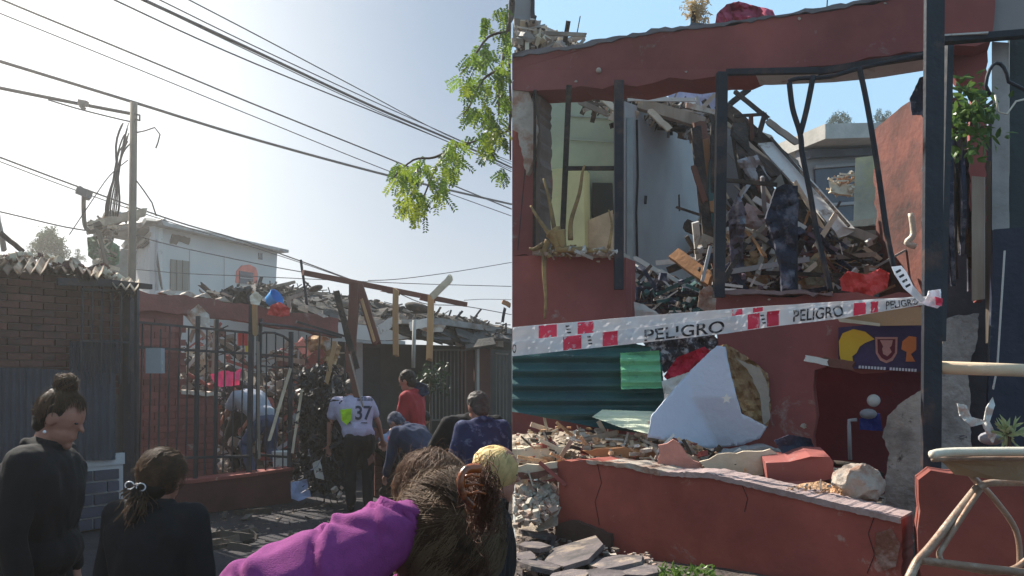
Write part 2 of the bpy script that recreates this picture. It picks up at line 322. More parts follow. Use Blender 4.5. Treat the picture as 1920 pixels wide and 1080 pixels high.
def crumple(name, poly, Df, amp, mat, parent=None, step=6, th=.006, freq=6, seed=0, fold=None, build=True, **k):
    """a crumpled sheet: outline from the picture, real relief in depth"""
    xs = [p[0] for p in poly]; ys = [p[1] for p in poly]
    if not callable(Df):
        dv = Df; Df = lambda x, y: dv
    bd = []
    for i, (a, b) in enumerate(poly):
        c, d = poly[(i+1) % len(poly)]; ln = math.hypot(c-a, d-b); n = max(1, round(ln/step))
        for j in range(n): t = j/n; bd.append((a+(c-a)*t+(R.uniform(-.12, .12)*step if j else 0), b+(d-b)*t+(R.uniform(-.12, .12)*step if j else 0)))
    pts = [Vector(q) for q in bd]; nb_ = len(pts)
    nx = int((max(xs)-min(xs))/step)+2; ny = int((max(ys)-min(ys))/step)+2
    for i in range(nx):
        for j in range(ny):
            x = min(xs)+(i+(.5 if j % 2 else 0))*step; y = min(ys)+j*step
            if inpoly(x, y, bd) and min((x-q[0])**2+(y-q[1])**2 for q in bd) > (step*.55)**2: pts.append(Vector((x+R.uniform(-.15, .15)*step, y+R.uniform(-.15, .15)*step)))
    r_ = delaunay_2d_cdt(pts, [(i, (i+1) % nb_) for i in range(nb_)], [], 1, 1e-6)
    vs = []; cells = [tuple(f) for f in r_[2]]
    for v2 in r_[0]:
        x, y = v2; D = Df(x, y); q = P(x, y, D); n = noise.fractal(q*freq+Vector((seed, seed*2, 0)), .9, 2.1, 4)
        ridge = 1-2*abs(noise.noise(q*freq*1.3+Vector((0, seed, 5))))
        d = amp*(n*.7+ridge*.5)
        if fold: d += fold(x, y)
        q = P(x, y, D+d)
        if 958 < x < 964: q.x = .001 if poly[0][0] >= 960 else -.001
        vs.append(q)
    m = MB()
    if not cells: return None
    n = len(vs); back = [v+Vector((0, th, 0)) for v in vs]; ed = {}
    for c in cells:
        for a, b in zip(c, c[1:]+c[:1]): ed[(a, b)] = 1
    fs = cells+[tuple(i+n for i in reversed(c)) for c in cells]
    for (a, b) in ed:
        if (b, a) not in ed: fs.append((b, a, a+n, b+n))
    m.add(vs+back, fs)
    if not build: return m
    return m.build(name, mat, parent, smooth=k.pop('smooth', False), **k)
def rubble(name, poly, Df, n, smin, smax, mats, label, cat='rubble', flat=1.0, sticks=.25, spread=.15, slen=6, tags=True, parent=None):
    """uncountable debris: angular chunks and splinters scattered over an area"""
    xs = [p[0] for p in poly]; ys = [p[1] for p in poly]; m = MB(); c = 0
    while c < n:
        x = R.uniform(min(xs), max(xs)); y = R.uniform(min(ys), max(ys))
        if not inpoly(x, y, poly): continue
        c += 1; D = Df(x, y) if callable(Df) else Df
        p = P(x, y, D+R.uniform(-spread, spread)*.5); s = smin*(smax/smin)**(R.random()**1.7); m.cur = R.randrange(len(mats))
        if R.random() < sticks:
            a = R.uniform(0, math.pi); d = Vector((math.cos(a), R.uniform(-.5, .5), math.sin(a)*.7*R.choice((-1, 1))))*s*slen*.5
            if abs(p.x) < abs(d.x)+.02: d.x = 0
            m.bar(p-d, p+d, s*R.uniform(.35, .9), s*.3)
        else:
            if abs(p.x) < s*1.3: continue
            m.chunk(p, s, flat)
    kw = dict(label=label, cat=cat, kind='stuff') if tags else dict(kind='stuff')
    return m.build(name, mats, parent, **kw)
def stick(name, a, b, w, h, mat, label=None, cat=None, parent=None, group=None, jag=True):
    m = MB(); (m.jag if jag else m.bar)(P(*a), P(*b), w, h); return m.build(name, mat, parent, label=label, cat=cat, group=group)
def pipe(name, pts, r, mat, parent=None, n=6, **k):
    m = MB(); m.tube([P(*p) for p in pts], r, n); return m.build(name, mat, parent, smooth=True, **k)
def smoothpath(pts, n=6):
    pts = [Vector(p) for p in pts]; o = []
    for i in range(len(pts)-1):
        p0 = pts[max(i-1, 0)]; p1 = pts[i]; p2 = pts[i+1]; p3 = pts[min(i+2, len(pts)-1)]
        for k in range(n):
            t = k/n; o.append(.5*((2*p1)+(p2-p0)*t+(2*p0-5*p1+4*p2-p3)*t*t+(3*p1-p0-3*p2+p3)*t**3))
    o.append(pts[-1]); return o
def bricks(parent, L, px0, px1, z0, z1, bl, bh, mort, mat, off=0, depth=.06, maxn=300, skip=None, gap=.012):
    """running-bond brickwork: every brick its own piece up to maxn, the rest joined"""
    a = L.at(px0, 0, off); b = L.at(px1, 0, off); ln = (b-a).length; d = (b-a).normalized(); nn = L.n
    def mk(l):
        m = MB(); m.box((0, 0, 0), d*(l-gap)/2, nn*depth/2, Vector((0, 0, (bh-gap)/2)))
        me = bpy.data.meshes.new('brick'); me.from_pydata([tuple(v) for v in m.v], [], m.f); me.materials.append(mat)
        bm = bmesh.new(); bm.from_mesh(me); bmesh.ops.recalc_face_normals(bm, faces=bm.faces); bm.to_mesh(me); bm.free(); return me
    full = mk(bl); half = mk(bl/2); rest = MB(); cnt = 0; base = wpos(parent); rows = int((z1-z0)/bh)
    for r in range(rows-1, -1, -1):
        z = z0+(r+.5)*bh; s = -bl/2 if r % 2 else 0
        while s < ln-.02:
            l = bl; st = s
            if s < 0: l = bl/2; st = 0
            if st+l > ln+.01: l = bl/2
            if st+l > ln+.01: break
            c = a+d*(st+l/2)+Vector((0, 0, z))-nn*R.uniform(0, .006)
            px = 960+c.x/c.y*F; py = HZ-(c.z-CZ)/c.y*F
            if not (skip and skip(px, py)):
                if cnt < maxn and l == bl or cnt < maxn:
                    o = bpy.data.objects.new('brick', full if l == bl else half); COL.objects.link(o); o.parent = parent; o.location = c-base; cnt += 1
                else: rest.box(c, d*(l-gap)/2, nn*depth/2, Vector((0, 0, (bh-gap)/2)))
            s += bl if s >= 0 else bl/2+bl/2
    if rest.v: rest.build('brickwork', mat, parent, kind='stuff')
# ------------------------------------------------------------------ people
def remesh(m, voxel, it=5, amp=0, fr=8, stretch=(1, 1, 1)):
    me = bpy.data.meshes.new('t'); me.from_pydata([tuple(v) for v in m.v], [], m.f)
    o = bpy.data.objects.new('t', me); COL.objects.link(o)
    a = o.modifiers.new('r', 'REMESH'); a.mode = 'VOXEL'; a.voxel_size = voxel
    b = o.modifiers.new('s', 'SMOOTH'); b.factor = .5; b.iterations = it
    dg = bpy.context.evaluated_depsgraph_get(); dg.update(); r = bpy.data.meshes.new_from_object(o.evaluated_get(dg))
    bpy.data.objects.remove(o)
    vs = [v.co.copy() for v in r.vertices]
    if amp:
        st = Vector(stretch)
        for i, v in enumerate(r.vertices):
            q = v.co*fr; q = Vector((q.x*st.x, q.y*st.y, q.z*st.z)); k = 1-2.2*abs(noise.noise(q+Vector((3, 1, 7)))); vs[i] += v.normal*amp*(k+.6*noise.noise(q*2.3))
    m2 = MB(); m2.add(vs, [tuple(p.vertices) for p in r.polygons]); bpy.data.meshes.remove(r); return m2
def ik(a, b, l1, l2, pole):
    d = b-a; L = min(d.length, (l1+l2)*.999); dn = d.normalized(); x = (l1*l1-l2*l2+L*L)/(2*L); h = math.sqrt(max(0, l1*l1-x*x))
    pp = Vector(pole); pp = (pp-dn*pp.dot(dn)); pp = pp.normalized() if pp.length > 1e-4 else Vector((0, 0, 1)); return a+dn*x+pp*h
def hand(m, w, d, up, s, curl=.5):
    d = d.normalized(); side = d.cross(up).normalized(); up = side.cross(d).normalized(); c = w+d*.045*s
    m.ell(c, (side*.042*s, up*.016*s, d*.05*s))
    for i, (o, l) in enumerate(((-.03, .065), (-.01, .078), (.01, .072), (.03, .055))):
        p0 = c+side*o*s+d*.035*s; p1 = p0+(d-up*curl*.5).normalized()*l*.5*s; p2 = p1+(d*(1-curl)-up*curl*1.2).normalized()*l*.5*s
        m.cap(p0, p1, .0095*s, .009*s, 6); m.cap(p1, p2, .009*s, .0075*s, 6)
    t0 = c-side*.035*s-d*.025*s; t1 = t0+(d*.5-side*.8-up*.3).normalized()*.035*s; t2 = t1+(d*.9-side*.1-up*.5).normalized()*.03*s
    m.cap(t0, t1, .012*s, .010*s, 6); m.cap(t1, t2, .010*s, .008*s, 6)
def person(label, px, D, z0, H, yaw, lean=0, slean=0, head=(0, 0), crouch=0, arms=None, feet=((.06, 0), (.06, 0)), top=blackC, legs=blackC, hair=hairK,
           hairlen=0, vox=.012, group=None, bulk=1.0, short=False, hood=False, bald=False, build_legs=True):
    """yaw: heading in degrees, 0 = away from the camera, 90 = to the right, 180 = towards the camera"""
    yw = math.radians(yaw); f = Vector((math.sin(yw), math.cos(yw), 0)); r = Vector((f.y, -f.x, 0)); u = Vector((0, 0, 1))
    base = Vector(((px-960)/F*D, D, z0)); h = H
    pel = base+u*(.52*(1-crouch))*h
    T = (f*math.sin(math.radians(lean))+u*math.cos(math.radians(lean))+r*math.sin(math.radians(slean))).normalized(); Tf = r.cross(T).normalized()*-1
    if Tf.dot(f) < 0 and lean < 90: Tf = -Tf
    sc = pel+T*.29*h; nk = pel+T*.325*h
    hp = math.radians(head[0]); hy = math.radians(head[1]); hf0 = (f*math.cos(hy)+r*math.sin(hy)); hu = (hf0*math.sin(hp)+u*math.cos(hp)).normalized(); hf = (hf0*math.cos(hp)-u*math.sin(hp)).normalized(); hr = hf.cross(hu)
    hc = nk+hu*.078*h+hf*.012*h
    sh = [sc-r*.105*h*bulk, sc+r*.105*h*bulk]
    hips = [pel-r*.05*h, pel+r*.05*h]
    arms = arms or ((-.16, .02, .46), (.16, .02, .46))
    wr = [base+r*a[0]*h+f*a[1]*h+u*a[2]*h for a in arms]
    el = [ik(sh[i], wr[i], .17*h, .155*h, (-f*.6-u*.3+r*(-1, 1)[i]*.6)) for i in (0, 1)]
    for i in (0, 1):
        if (wr[i]-sh[i]).length > .32*h: wr[i] = sh[i]+(wr[i]-sh[i]).normalized()*.32*h; el[i] = ik(sh[i], wr[i], .17*h, .155*h, (-f*.6-u*.3+r*(-1, 1)[i]*.6))
    ank = [base+r*(-1, 1)[i]*feet[i][0]*h+f*feet[i][1]*h+u*.045*h for i in (0, 1)]
    kn = [ik(hips[i], ank[i], .245*h, .245*h, f+r*(-.15, .15)[i]) for i in (0, 1)]
    root = empty('person', base, label, 'person', group)
    k = h/1.7; b = MB()
    b.ell(hc+hu*.012*h, (hr*.046*h, hf*.056*h, hu*.060*h), 14, 10); b.ell(hc-hu*.03*h+hf*.014*h, (hr*.036*h, hf*.040*h, hu*.040*h), 12, 8)
    b.cap(hc+hf*.050*h+hu*.006*h, hc+hf*.062*h-hu*.010*h, .0045*h, .0068*h, 8)                         # nose
    b.ell(hc+hf*.048*h-hu*.036*h, (hr*.017*h, hf*.008*h, hu*.007*h), 8, 5)                             # lips
    b.sph(hc+hf*.040*h-hu*.058*h, .014*h, 8, 5)                                                        # chin
    for s in (-1, 1): b.ell(hc+hr*s*.047*h-hf*.004*h, (hr*.007*h, hf*.014*h, hu*.020*h), 8, 5)
    b.cap(nk-T*.02*h, hc-hu*.03*h-hf*.012*h, .036*h, .032*h, 10)
    b.ell(pel+T*.18*h, (r*.085*h, Tf*.05*h, T*.13*h)); b.ell(pel+T*.02*h, (r*.08*h, Tf*.052*h, T*.07*h))
    b.ell(sc-T*.01*h, (r*.10*h, Tf*.045*h, T*.04*h))
    for i in (0, 1):
        b.cap(sh[i], el[i], .030*h, .022*h, 8); b.cap(el[i], wr[i], .022*h, .015*h, 8); hand(b, wr[i], (wr[i]-el[i]), f+u*.2, k, .6)
        b.cap(hips[i], kn[i], .048*h, .032*h, 8); b.cap(kn[i], ank[i], .031*h, .02*h, 8); b.cap(ank[i]-u*.02*h, ank[i]-u*.025*h+f*.09*h, .022*h, .016*h, 8)
    remesh(b, vox*.75, 3).build('body', skin, root, smooth=True, origin=base)
    for s in (-1, 1): ey = MB(); ey.ell(hc+hr*s*.019*h+hf*.0485*h+hu*.006*h, (hr*.008*h, hf*.0042*h, hu*.0028*h), 8, 6); ey.build('eye', dark, root, smooth=True)
    t = MB(); B = bulk
    t.ell(sc-T*.015*h, (r*.125*h*B, Tf*.062*h*B, T*.050*h), 14, 8); t.ell(pel+T*.19*h, (r*.108*h*B, Tf*.075*h*B, T*.14*h), 14, 9)
    t.ell(pel+T*.05*h, (r*.105*h*B, Tf*.078*h*B, T*.08*h), 14, 8); t.cap(nk-T*.04*h, nk-T*.01*h, .05*h, .042*h)
    for i in (0, 1):
        t.cap(nk-T*.035*h, sh[i], .045*h, .044*h); t.cap(sh[i].lerp(sc, .3)-T*.05*h, pel.lerp(hips[i], .8)+T*.10*h, .06*h*B, .06*h*B)
        t.cap(sh[i], sh[i].lerp(el[i], .55 if short else 1), .044*h, (.040 if short else .036)*h)
        if not short: t.cap(el[i], el[i].lerp(wr[i], .93), .036*h, .026*h)
    if not short:
        e1 = r; e2 = Tf; t.tube([nk+T*.004*h+e1*math.cos(a)*.045*h+e2*math.sin(a)*.043*h for a in [i*math.pi/7 for i in range(15)]], .011*h, 6)
    if hood: t.ell(nk-hf*.035*h, (hr*.05*h, hf*.035*h, hu*.035*h))
    remesh(t, vox, 9 if vox < .01 else 5, .007*k, 9, (1, 1, .6)).build('jacket' if not short else 'shirt', top, root, smooth=True)
    if build_legs:
        g = MB(); g.ell(pel-T*.0*h, (r*.095*h, Tf*.068*h, T*.07*h), 12, 8)
        for i in (0, 1): g.cap(hips[i], kn[i], .062*h, .045*h); g.cap(kn[i], ank[i]+u*.02*h, .045*h, .034*h)
        remesh(g, vox, 4, .007*k, 10, (1, 1, .7)).build('trousers', legs, root, smooth=True)
        for i in (0, 1):
            s_ = MB(); s_.ell(ank[i]-u*.022*h+f*.035*h, (r*.028*h, f*.075*h, u*.024*h)); s_.build('shoe', blackC, root, smooth=True)
    if hair and not bald:
        q = MB(); q.ell(hc+hu*.022*h-hf*.012*h, (hr*.052*h, hf*.058*h, hu*.058*h), 14, 10)
        q.ell(hc-hu*.01*h-hf*.028*h, (hr*.046*h, hf*.036*h, hu*.05*h), 12, 8)
        if hairlen: q.cap(hc-hf*.035*h, hc-hf*.05*h-u*hairlen, .045*h, .03*h)
        remesh(q, vox*.8, 3, .006*k, 30).build('hair', hair, root, smooth=True)
    return root, dict(hc=hc, hf=hf, hu=hu, hr=hr, h=h, sh=sh, el=el, wr=wr, pel=pel, T=T, r=r, f=f, nk=nk, sc=sc)
def strands(name, root, mat, J, tie, n, lift=1.05, w=.0016, wave=.006, rmin=(-.35, -1), tail=0, taildir=None, fly=60, flyl=.04, lowcut=-.45, backbias=0, rad=(.056, .064, .068)):
    """individual locks of hair combed over the scalp from their roots to a tie point"""
    hc, hf, hu, hr, h = J['hc']+J['hu']*.012*J['h']-J['hf']*.006*J['h'], J['hf'], J['hu'], J['hr'], J['h']; m = MB(); rx, ry, rz = [a*h for a in rad]
    def surf(d, k): return hc+hr*d.x*rx*k+hf*d.y*ry*k+hu*d.z*rz*k
    td = Vector(tie).normalized()
    def ribbon(pts, wd):
        vs = []; fs = []
        for i, p in enumerate(pts):
            t = (pts[min(i+1, len(pts)-1)]-pts[max(i-1, 0)]).normalized(); a = t.cross(p-hc)
            a = a.normalized() if a.length > 1e-6 else Vector((1, 0, 0)); c = t.cross(a)
            ww = wd*(1 if i < len(pts)-1 else .3); vs += [p-a*ww, p+a*ww, p+c*ww]
        for i in range(len(pts)-1):
            for q in ((0, 1), (1, 2), (2, 0)): fs.append((i*3+q[0], i*3+q[1], i*3+3+q[1], i*3+3+q[0]))
        m.add(vs, fs)
    c = 0; left_ = 0
    while c < n:
        if left_ <= 0:
            d0 = Vector((R.gauss(0, 1), R.gauss(0, 1), R.gauss(0, 1))).normalized()
            if d0.z < lowcut or (d0.y > .55 and d0.z < .35) or (d0.z < .05 and d0.y > .15): continue
            left_ = R.randint(8, 22); ph = R.uniform(0, 6); gk = R.uniform(.985, 1.04); ja = R.uniform(.3, 1.6); fq = R.uniform(.7, 1.4); sp = Vector((R.gauss(0, 1), R.gauss(0, 1), R.gauss(0, 1)))*.012; tl_ = R.uniform(.7, 1.1)
        left_ -= 1; c += 1; d = (d0+Vector((R.gauss(0, 1), R.gauss(0, 1), R.gauss(0, 1)))*.07).normalized(); k = lift*gk*R.uniform(.995, 1.012); pts = []; N_ = 10; p2_ = ph+R.gauss(0, .12)
        for i in range(N_+1):
            t = i/N_; v = d.slerp(td, t*.96) if d.angle(td) > .05 and d.angle(td) < 3.1 else d
            p = surf(v, k+(.03*math.sin(t*3)*ja)); p += Vector((math.sin(p2_+t*9*fq), math.cos(p2_*2+t*8*fq), math.sin(p2_*3+t*7*fq)))*wave*t*(1.15-t)*2
            pts.append(p)
        if tail:
            e = pts[-1]; tdv = Vector(taildir).normalized(); t0_ = tl_*R.uniform(.95, 1.03)
            for i in range(1, 7): t = i/6; pts.append(e+tdv*tail*t*t0_+sp*t*2.2+Vector((math.sin(ph+t*8), math.cos(ph+t*7), 0))*wave*1.5*t)
        ribbon(pts, w*R.uniform(.6, 1.3))
    for _ in range(fly):
        d = Vector((R.gauss(0, 1), R.gauss(-.2, .7), abs(R.gauss(.4, .6)))).normalized(); p = surf(d, lift); nd = (p-hc).normalized(); tg = nd.cross(Vector((R.gauss(0, 1), R.gauss(0, 1), R.gauss(0, 1)))).normalized(); l = flyl*R.uniform(.3, 1)
        ribbon([p, p+nd*l*.25+tg*l*.4, p+nd*l*.45+tg*l*.8, p+nd*l*.4+tg*l*1.2], w*.5)
    return m.build(name, mat, root, smooth=True)
# ================================================================== THE GROUND
g = MB(); g.prism([(-120, -60, 0), (120, -60, 0), (120, 200, 0), (-120, 200, 0)], Vector((0, 0, -.4)))
g.build('ground', asph, kind='structure')
TZ = .7                                                          # the right-hand yard lies on a terrace
g = MB(); ny, nx = 60, 50; vs = []; fs = []
for j in range(ny+1):
    for i in range(nx+1):
        x = .004+i/nx*7; y = 2.2+(j/ny)**1.4*14; z = TZ+.03*noise.fractal(Vector((x*1.5, y*1.5, 0)), 1, 2, 4)+(.0 if y < 6.5 else .0)
        vs.append((x, y, z))
for j in range(ny):
    for i in range(nx): a = j*(nx+1)+i; fs.append((a, a+1, a+nx+2, a+nx+1))
n0 = len(vs); 
g.add(vs, fs); g.prism([(.003, 2.2, 0), (7, 2.2, 0), (7, 16, 0), (.003, 16, 0)], Vector((0, 0, TZ-.06))); g.build('yard_terrace', M('dark_yard_soil', (.075, .06, .055), col2=(.13, .10, .085), mscale=5, var=.4, bump=1, bscale=45), kind='structure')
# ================================================================== LEFT PICTURE
Ln = Line(-160, 7.2, 245, 8.7); Lf = Line(235, 8.7, 560, 10.3); Lw = Line(245, 10.0, 640, 11.8)
# ---- neighbour's wall
nb = empty('brick_wall', Ln.at(60, 0), 'shaded brick wall at far left under the ragged corrugated roof', 'wall')
slab('mortar', [(-170, 505), (0, 508), (120, 512), (236, 540), (236, 983), (-170, 1060)], Ln, .12, mortarD, nb, off=.03)
bricks(nb, Ln, -165, 236, 1.42, 2.66, .215, .072, mortarD, brickL, off=.0, skip=lambda x, y: y < 512+max(0, x-120)*.25)
lowb = empty('painted_brick_wall', Ln.at(180, 0), 'low dark painted brick wall with white joints behind the woman with a bun', 'wall')
slab('mortar', [(60, 862), (230, 858), (230, 984), (60, 1000)], Ln, .06, M('white_mortar', (.42, .42, .44), var=.15), lowb, off=-.06)
bricks(lowb, Ln, 62, 229, 0.02, .70, .27, .125, mortar, brickP, off=-.065, gap=.022)
cap_ = MB(); cap_.bar(Ln.at(60, .74, -.05), Ln.at(231, .74, -.05), .12, .05); cap_.build('coping', M('white_mortar', (.4, .4, .4)), lowb)
def corrug(name, poly, Df, mat, vert=True, pitch=9, amp=.012, step=3, **k):
    return crumple(name, poly, Df, .004, mat, step=step, freq=2, fold=lambda x, y: amp*math.sin((x if vert else y)/pitch*2*math.pi), **k)
corrug('metal_sheet', [(-160, 688), (60, 690), (216, 700), (216, 862), (60, 866), (-160, 880)], lambda x, y: Ln.D(x)-.12, blue, pitch=14, label='navy blue painted corrugated sheet fixed to the left brick wall', cat='metal sheet')
corrug('metal_sheet', [(130, 640), (222, 636), (222, 700), (130, 700)], lambda x, y: Ln.D(x)-.10, blue, pitch=10, label='small crumpled blue-grey sheet hung above the large navy sheet', cat='metal sheet')
nr = empty('porch_roof', P(60, 510, 8.2), 'ragged corrugated porch roof at far left heaped with broken tiles', 'roof')
for k in range(26):                                              # tiles and sheets still lying on the porch
    x = -150+k*15.5+R.uniform(-5, 5); t = max(0, min(1, (x-20)/215)); y = 496+t*t*44+R.uniform(-5, 4)
    m = MB(); q = Ln(x, y, R.uniform(-.15, .3)); a = R.uniform(-.35, .45)
    ax = Vector((math.cos(a), .3, -math.sin(a)))*.12; ay = Vector((-.1, .22, R.uniform(-.02, .10)))
    n = 7; vs = []; 
    for j in (-1, 1):
        for i in range(n): vs.append(q+ax*(i/(n-1)*2-1)+ay*j+Vector((0, 0, .025*math.sin(i*math.pi))) + Vector((0, 0, .03*math.cos(i*math.pi))))
    fs = [(i, i+1, n+i+1, n+i) for i in range(n-1)]; m.add(vs, fs); m.add([v+Vector((0, 0, -.014)) for v in vs], [f[::-1] for f in fs]); m.build('roof_tile', tileM, nr)
slab('fascia', [(90, 524), (175, 526), (265, 536), (265, 545), (175, 540), (90, 538)], Ln, .05, steelR, nr, off=-.25)
corrug('corrugated_sheet', [(-160, 500), (30, 490), (120, 494), (240, 532), (245, 546), (120, 512), (0, 512), (-160, 520)], lambda x, y: Ln.D(x)+.4-(y-500)*.012, roofM, pitch=12, amp=.03, parent=nr)
rubble('roof_rubble', [(-150, 478), (60, 476), (200, 500), (245, 540), (150, 522), (60, 500), (-150, 505)], lambda x, y: Ln.D(x)+.15, 330, .015, .06, [tileM, woodP, brickL], 'broken tiles and splinters heaped on the far left porch roof', sticks=.3, slen=4)
for a, b, w, mt, lb in (((-6, 400, 8.6), (8, 470, 8.6), .05, woodG, 'short upright timber stub at the left picture edge above the porch roof'), ((2, 438, 8.5), (44, 472, 8.5), .05, char, 'charred stick leaning on the porch roof at the far left edge')):
    stick('plank', a, b, w, w*.5, mt, lb, 'plank')
# ---- tall post and side bars
po = MB()
po.bar(P(241, 532, 8.62), P(241, 986, 8.62), .085, .085); po.build('steel_post', steelR, label='thick dark steel post between the brick wall and the red house', cat='post')
po = MB(); po.bar(P(256, 536, 8.72), P(254, 975, 8.72), .04, .05); po.build('steel_post', steel, label='thinner steel upright just right of the thick dark post', cat='post')
sf = empty('side_grille', Ln.at(190, 0, -.2), 'thin barred grille in front of the far left brick wall', 'fence')
for x in (140, 158, 176, 194, 212, 228):
    m = MB(); m.bar(Ln(x, 532, -.2), Ln(x-4, 720, -.2), .018); m.build('bar', steel, sf)
for y in (545, 640): m = MB(); m.bar(Ln(136, y, -.2), Ln(232, y+3, -.2), .02, .03); m.build('rail', steel, sf)
# ---- street fence with its low wall
lw = empty('low_wall', Lf.at(400, 0), 'low red plastered wall under the barred street fence', 'wall')
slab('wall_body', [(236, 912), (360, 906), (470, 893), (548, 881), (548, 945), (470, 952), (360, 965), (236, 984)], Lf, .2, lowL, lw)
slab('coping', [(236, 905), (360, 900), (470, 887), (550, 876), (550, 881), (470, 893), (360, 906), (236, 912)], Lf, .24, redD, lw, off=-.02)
fe = empty('street_fence', Lf.at(400, .4, .1), 'black barred steel fence standing on the low red wall', 'fence')
def frail(name, x0, y0, x1, y1, w, par, L=Lf, off=.08):
    m = MB(); m.bar(L(x0, y0, off), L(x1, y1, off), w, .02); return m.build(name, steel, par)
frail('rail', 250, 602, 478, 624, .028, fe); frail('rail', 250, 650, 478, 663, .03, fe); frail('rail', 250, 862, 478, 856, .03, fe)
for i in range(13):
    x = 256+i*17.3
    m = MB(); yt = 604+(x-256)*.093; 
    if i in (3, 9): yt += R.uniform(6, 25)
    m.bar(Lf(x+R.uniform(-1, 1), yt, .08), Lf(x-6+R.uniform(-1, 1), 905-(x-250)*.1, .08), .014); m.build('bar', steel, fe)
for x, yt, yb, w in ((379, 592, 900, .042), (415, 598, 890, .035), (480, 570, 888, .055)):
    m = MB(); m.bar(Lf(x, yt, .1), Lf(x-5, yb, .1), w); m.build('post', steel, fe)
mt_ = MB(); mt_.bar(Lf(291, 653, .0), Lf(291, 700, .0), .17, .1); mo = mt_.build('meter_box', meterM, label='grey electricity meter box on the bars of the street fence', cat='meter box')
mo2 = MB(); mo2.bar(Lf(294, 659, -.052), Lf(294, 670, -.052), .06, .01); mo2.build('dial', glass, mo)
mo2 = MB(); mo2.bar(Lf(294, 676, -.052), Lf(294, 695, -.052), .08, .008); mo2.build('door', offW, mo)
ga = empty('gate', Lf.at(515, 0, .1), 'black arched steel gate leaf standing ajar beside the wrecked entrance', 'gate')
arc = [(486, 628), (500, 623), (518, 624), (535, 630), (548, 640)]
m = MB(); m.tube([Lf(x, y, .05) for x, y in arc], .016, 6); m.build('arch', steel, ga)
for x, y in ((486, 628), (504, 624), (521, 625), (536, 631)):
    m = MB(); m.bar(Lf(x, y, .05), Lf(x-2, 915, .05), .015); m.build('bar', steel, ga)
m = MB(); m.bar(Lf(550, 622, .05), Lf(546, 938, .05), .05); m.build('post', steel, ga)
m = MB(); m.bar(Lf(493, 597, .05), Lf(490, 700, .05), .04); m.build('post', steel, ga)
for y0, y1, w in ((664, 670, .03), (686, 690, .02), (853, 858, .03), (905, 910, .025)):
    m = MB(); m.bar(Lf(484, y0, .05), Lf(549, y1, .05), w, .02); m.build('rail', steel, ga)
g2 = empty('wrecked_gate', Lf.at(590, 0, .1), 'bent second gate leaf half buried in black torn plastic', 'gate')
for a, b, w in (((556, 603), (652, 632), .03), ((548, 700), (640, 706), .03), ((652, 620), (632, 930), .03), ((600, 625), (596, 700), .02), ((575, 628), (566, 925), .015), ((622, 632), (610, 920), .015), ((548, 870), (636, 878), .025)):
    m = MB(); m.bar(Lf(a[0], a[1], .0), Lf(b[0], b[1], .0), w); m.build('bar', steel, g2)
m = MB(); m.tube([Lf(*p) for p in ((486, 606), (540, 612), (600, 622), (640, 632))], .02, 6); m.build('rail', steel, g2)
# ---- red house wall
hw = empty('red_house_wall', Lw.at(330, 0), 'red painted brick front wall with a blown out window behind the fence', 'wall')
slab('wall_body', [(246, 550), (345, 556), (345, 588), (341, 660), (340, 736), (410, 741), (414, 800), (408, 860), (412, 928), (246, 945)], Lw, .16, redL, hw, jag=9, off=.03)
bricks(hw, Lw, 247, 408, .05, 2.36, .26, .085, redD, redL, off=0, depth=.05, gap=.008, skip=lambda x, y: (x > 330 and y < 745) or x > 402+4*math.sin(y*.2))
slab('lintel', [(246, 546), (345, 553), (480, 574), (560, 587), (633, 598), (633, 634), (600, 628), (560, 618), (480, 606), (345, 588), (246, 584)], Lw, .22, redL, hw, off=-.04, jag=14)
slab('sill', [(338, 731), (412, 736), (412, 743), (338, 739)], Lw, .26, plast, hw, off=-.06, jag=6)
for pl in ([(300, 548), (318, 543), (330, 549), (322, 556)], [(340, 552), (352, 546), (366, 553), (360, 560)], [(370, 556), (386, 549), (398, 560)], [(402, 562), (420, 556), (432, 568)]):
    slab('broken_edge', pl, Lw, .2, plast, hw, off=-.02, jag=4)
crumple('broken_plaster_patch', [(350, 588), (372, 570), (392, 590), (396, 640), (380, 612), (360, 606)], 10.4, .06, plast, hw, step=4)
# ---- rooms behind the red wall
bw = empty('back_wall', P(480, 900, 15.5), 'pale grey rear room wall seen through the blown out front of the red house', 'wall')
Lb = Line(330, 15.2, 760, 16.5)
slab('wall_body', [(335, 586), (430, 590), (640, 612), (760, 640), (760, 905), (335, 920)], Lb, .15, whiteW, bw)
for x in (392, 470, 560, 618): m = MB(); m.bar(Lb(x, 590+(x-335)*.07, -.01), Lb(x, 880, -.01), .02, .01); m.build('panel_joint', greyW, bw)
crumple('bamboo_sheet', [(348, 660), (392, 655), (388, 700), (350, 712)], 12.6, .1, woodP, label='pale broken board leaning inside the left window opening', cat='board')
rubble('rubble_heap', [(335, 650), (400, 610), (440, 640), (470, 680), (560, 640), (640, 660), (648, 890), (410, 895), (412, 745), (340, 735)], lambda x, y: 12.8-(y-640)*.004, 900, .02, .10, [dirt, woodG, brickL, dirt, char, redD, greyW, char], 'heap of brick, board and splinter debris inside the red house', sticks=.4, slen=7, spread=1.2)
crumple('debris_mound', [(345, 690), (390, 670), (440, 690), (500, 700), (560, 660), (620, 680), (655, 720), (650, 912), (412, 905), (412, 745), (345, 736)], lambda x, y: 13.5-(y-690)*.006, .5, dirt, step=9, freq=2, kind='structure')
for p in (((350, 590, 11.6), (392, 640, 12)), ((372, 594, 11.6), (356, 640, 12)), ((345, 618, 11.6), (388, 612, 12)), ((395, 640, 12), (350, 690, 11.6)), ((405, 600, 12), (398, 720, 12))):
    stick('plank', p[0], p[1], .05, .03, R.choice([woodG, woodP]), 'splintered lath jutting across the left window opening', 'plank', group='laths in the left window opening')
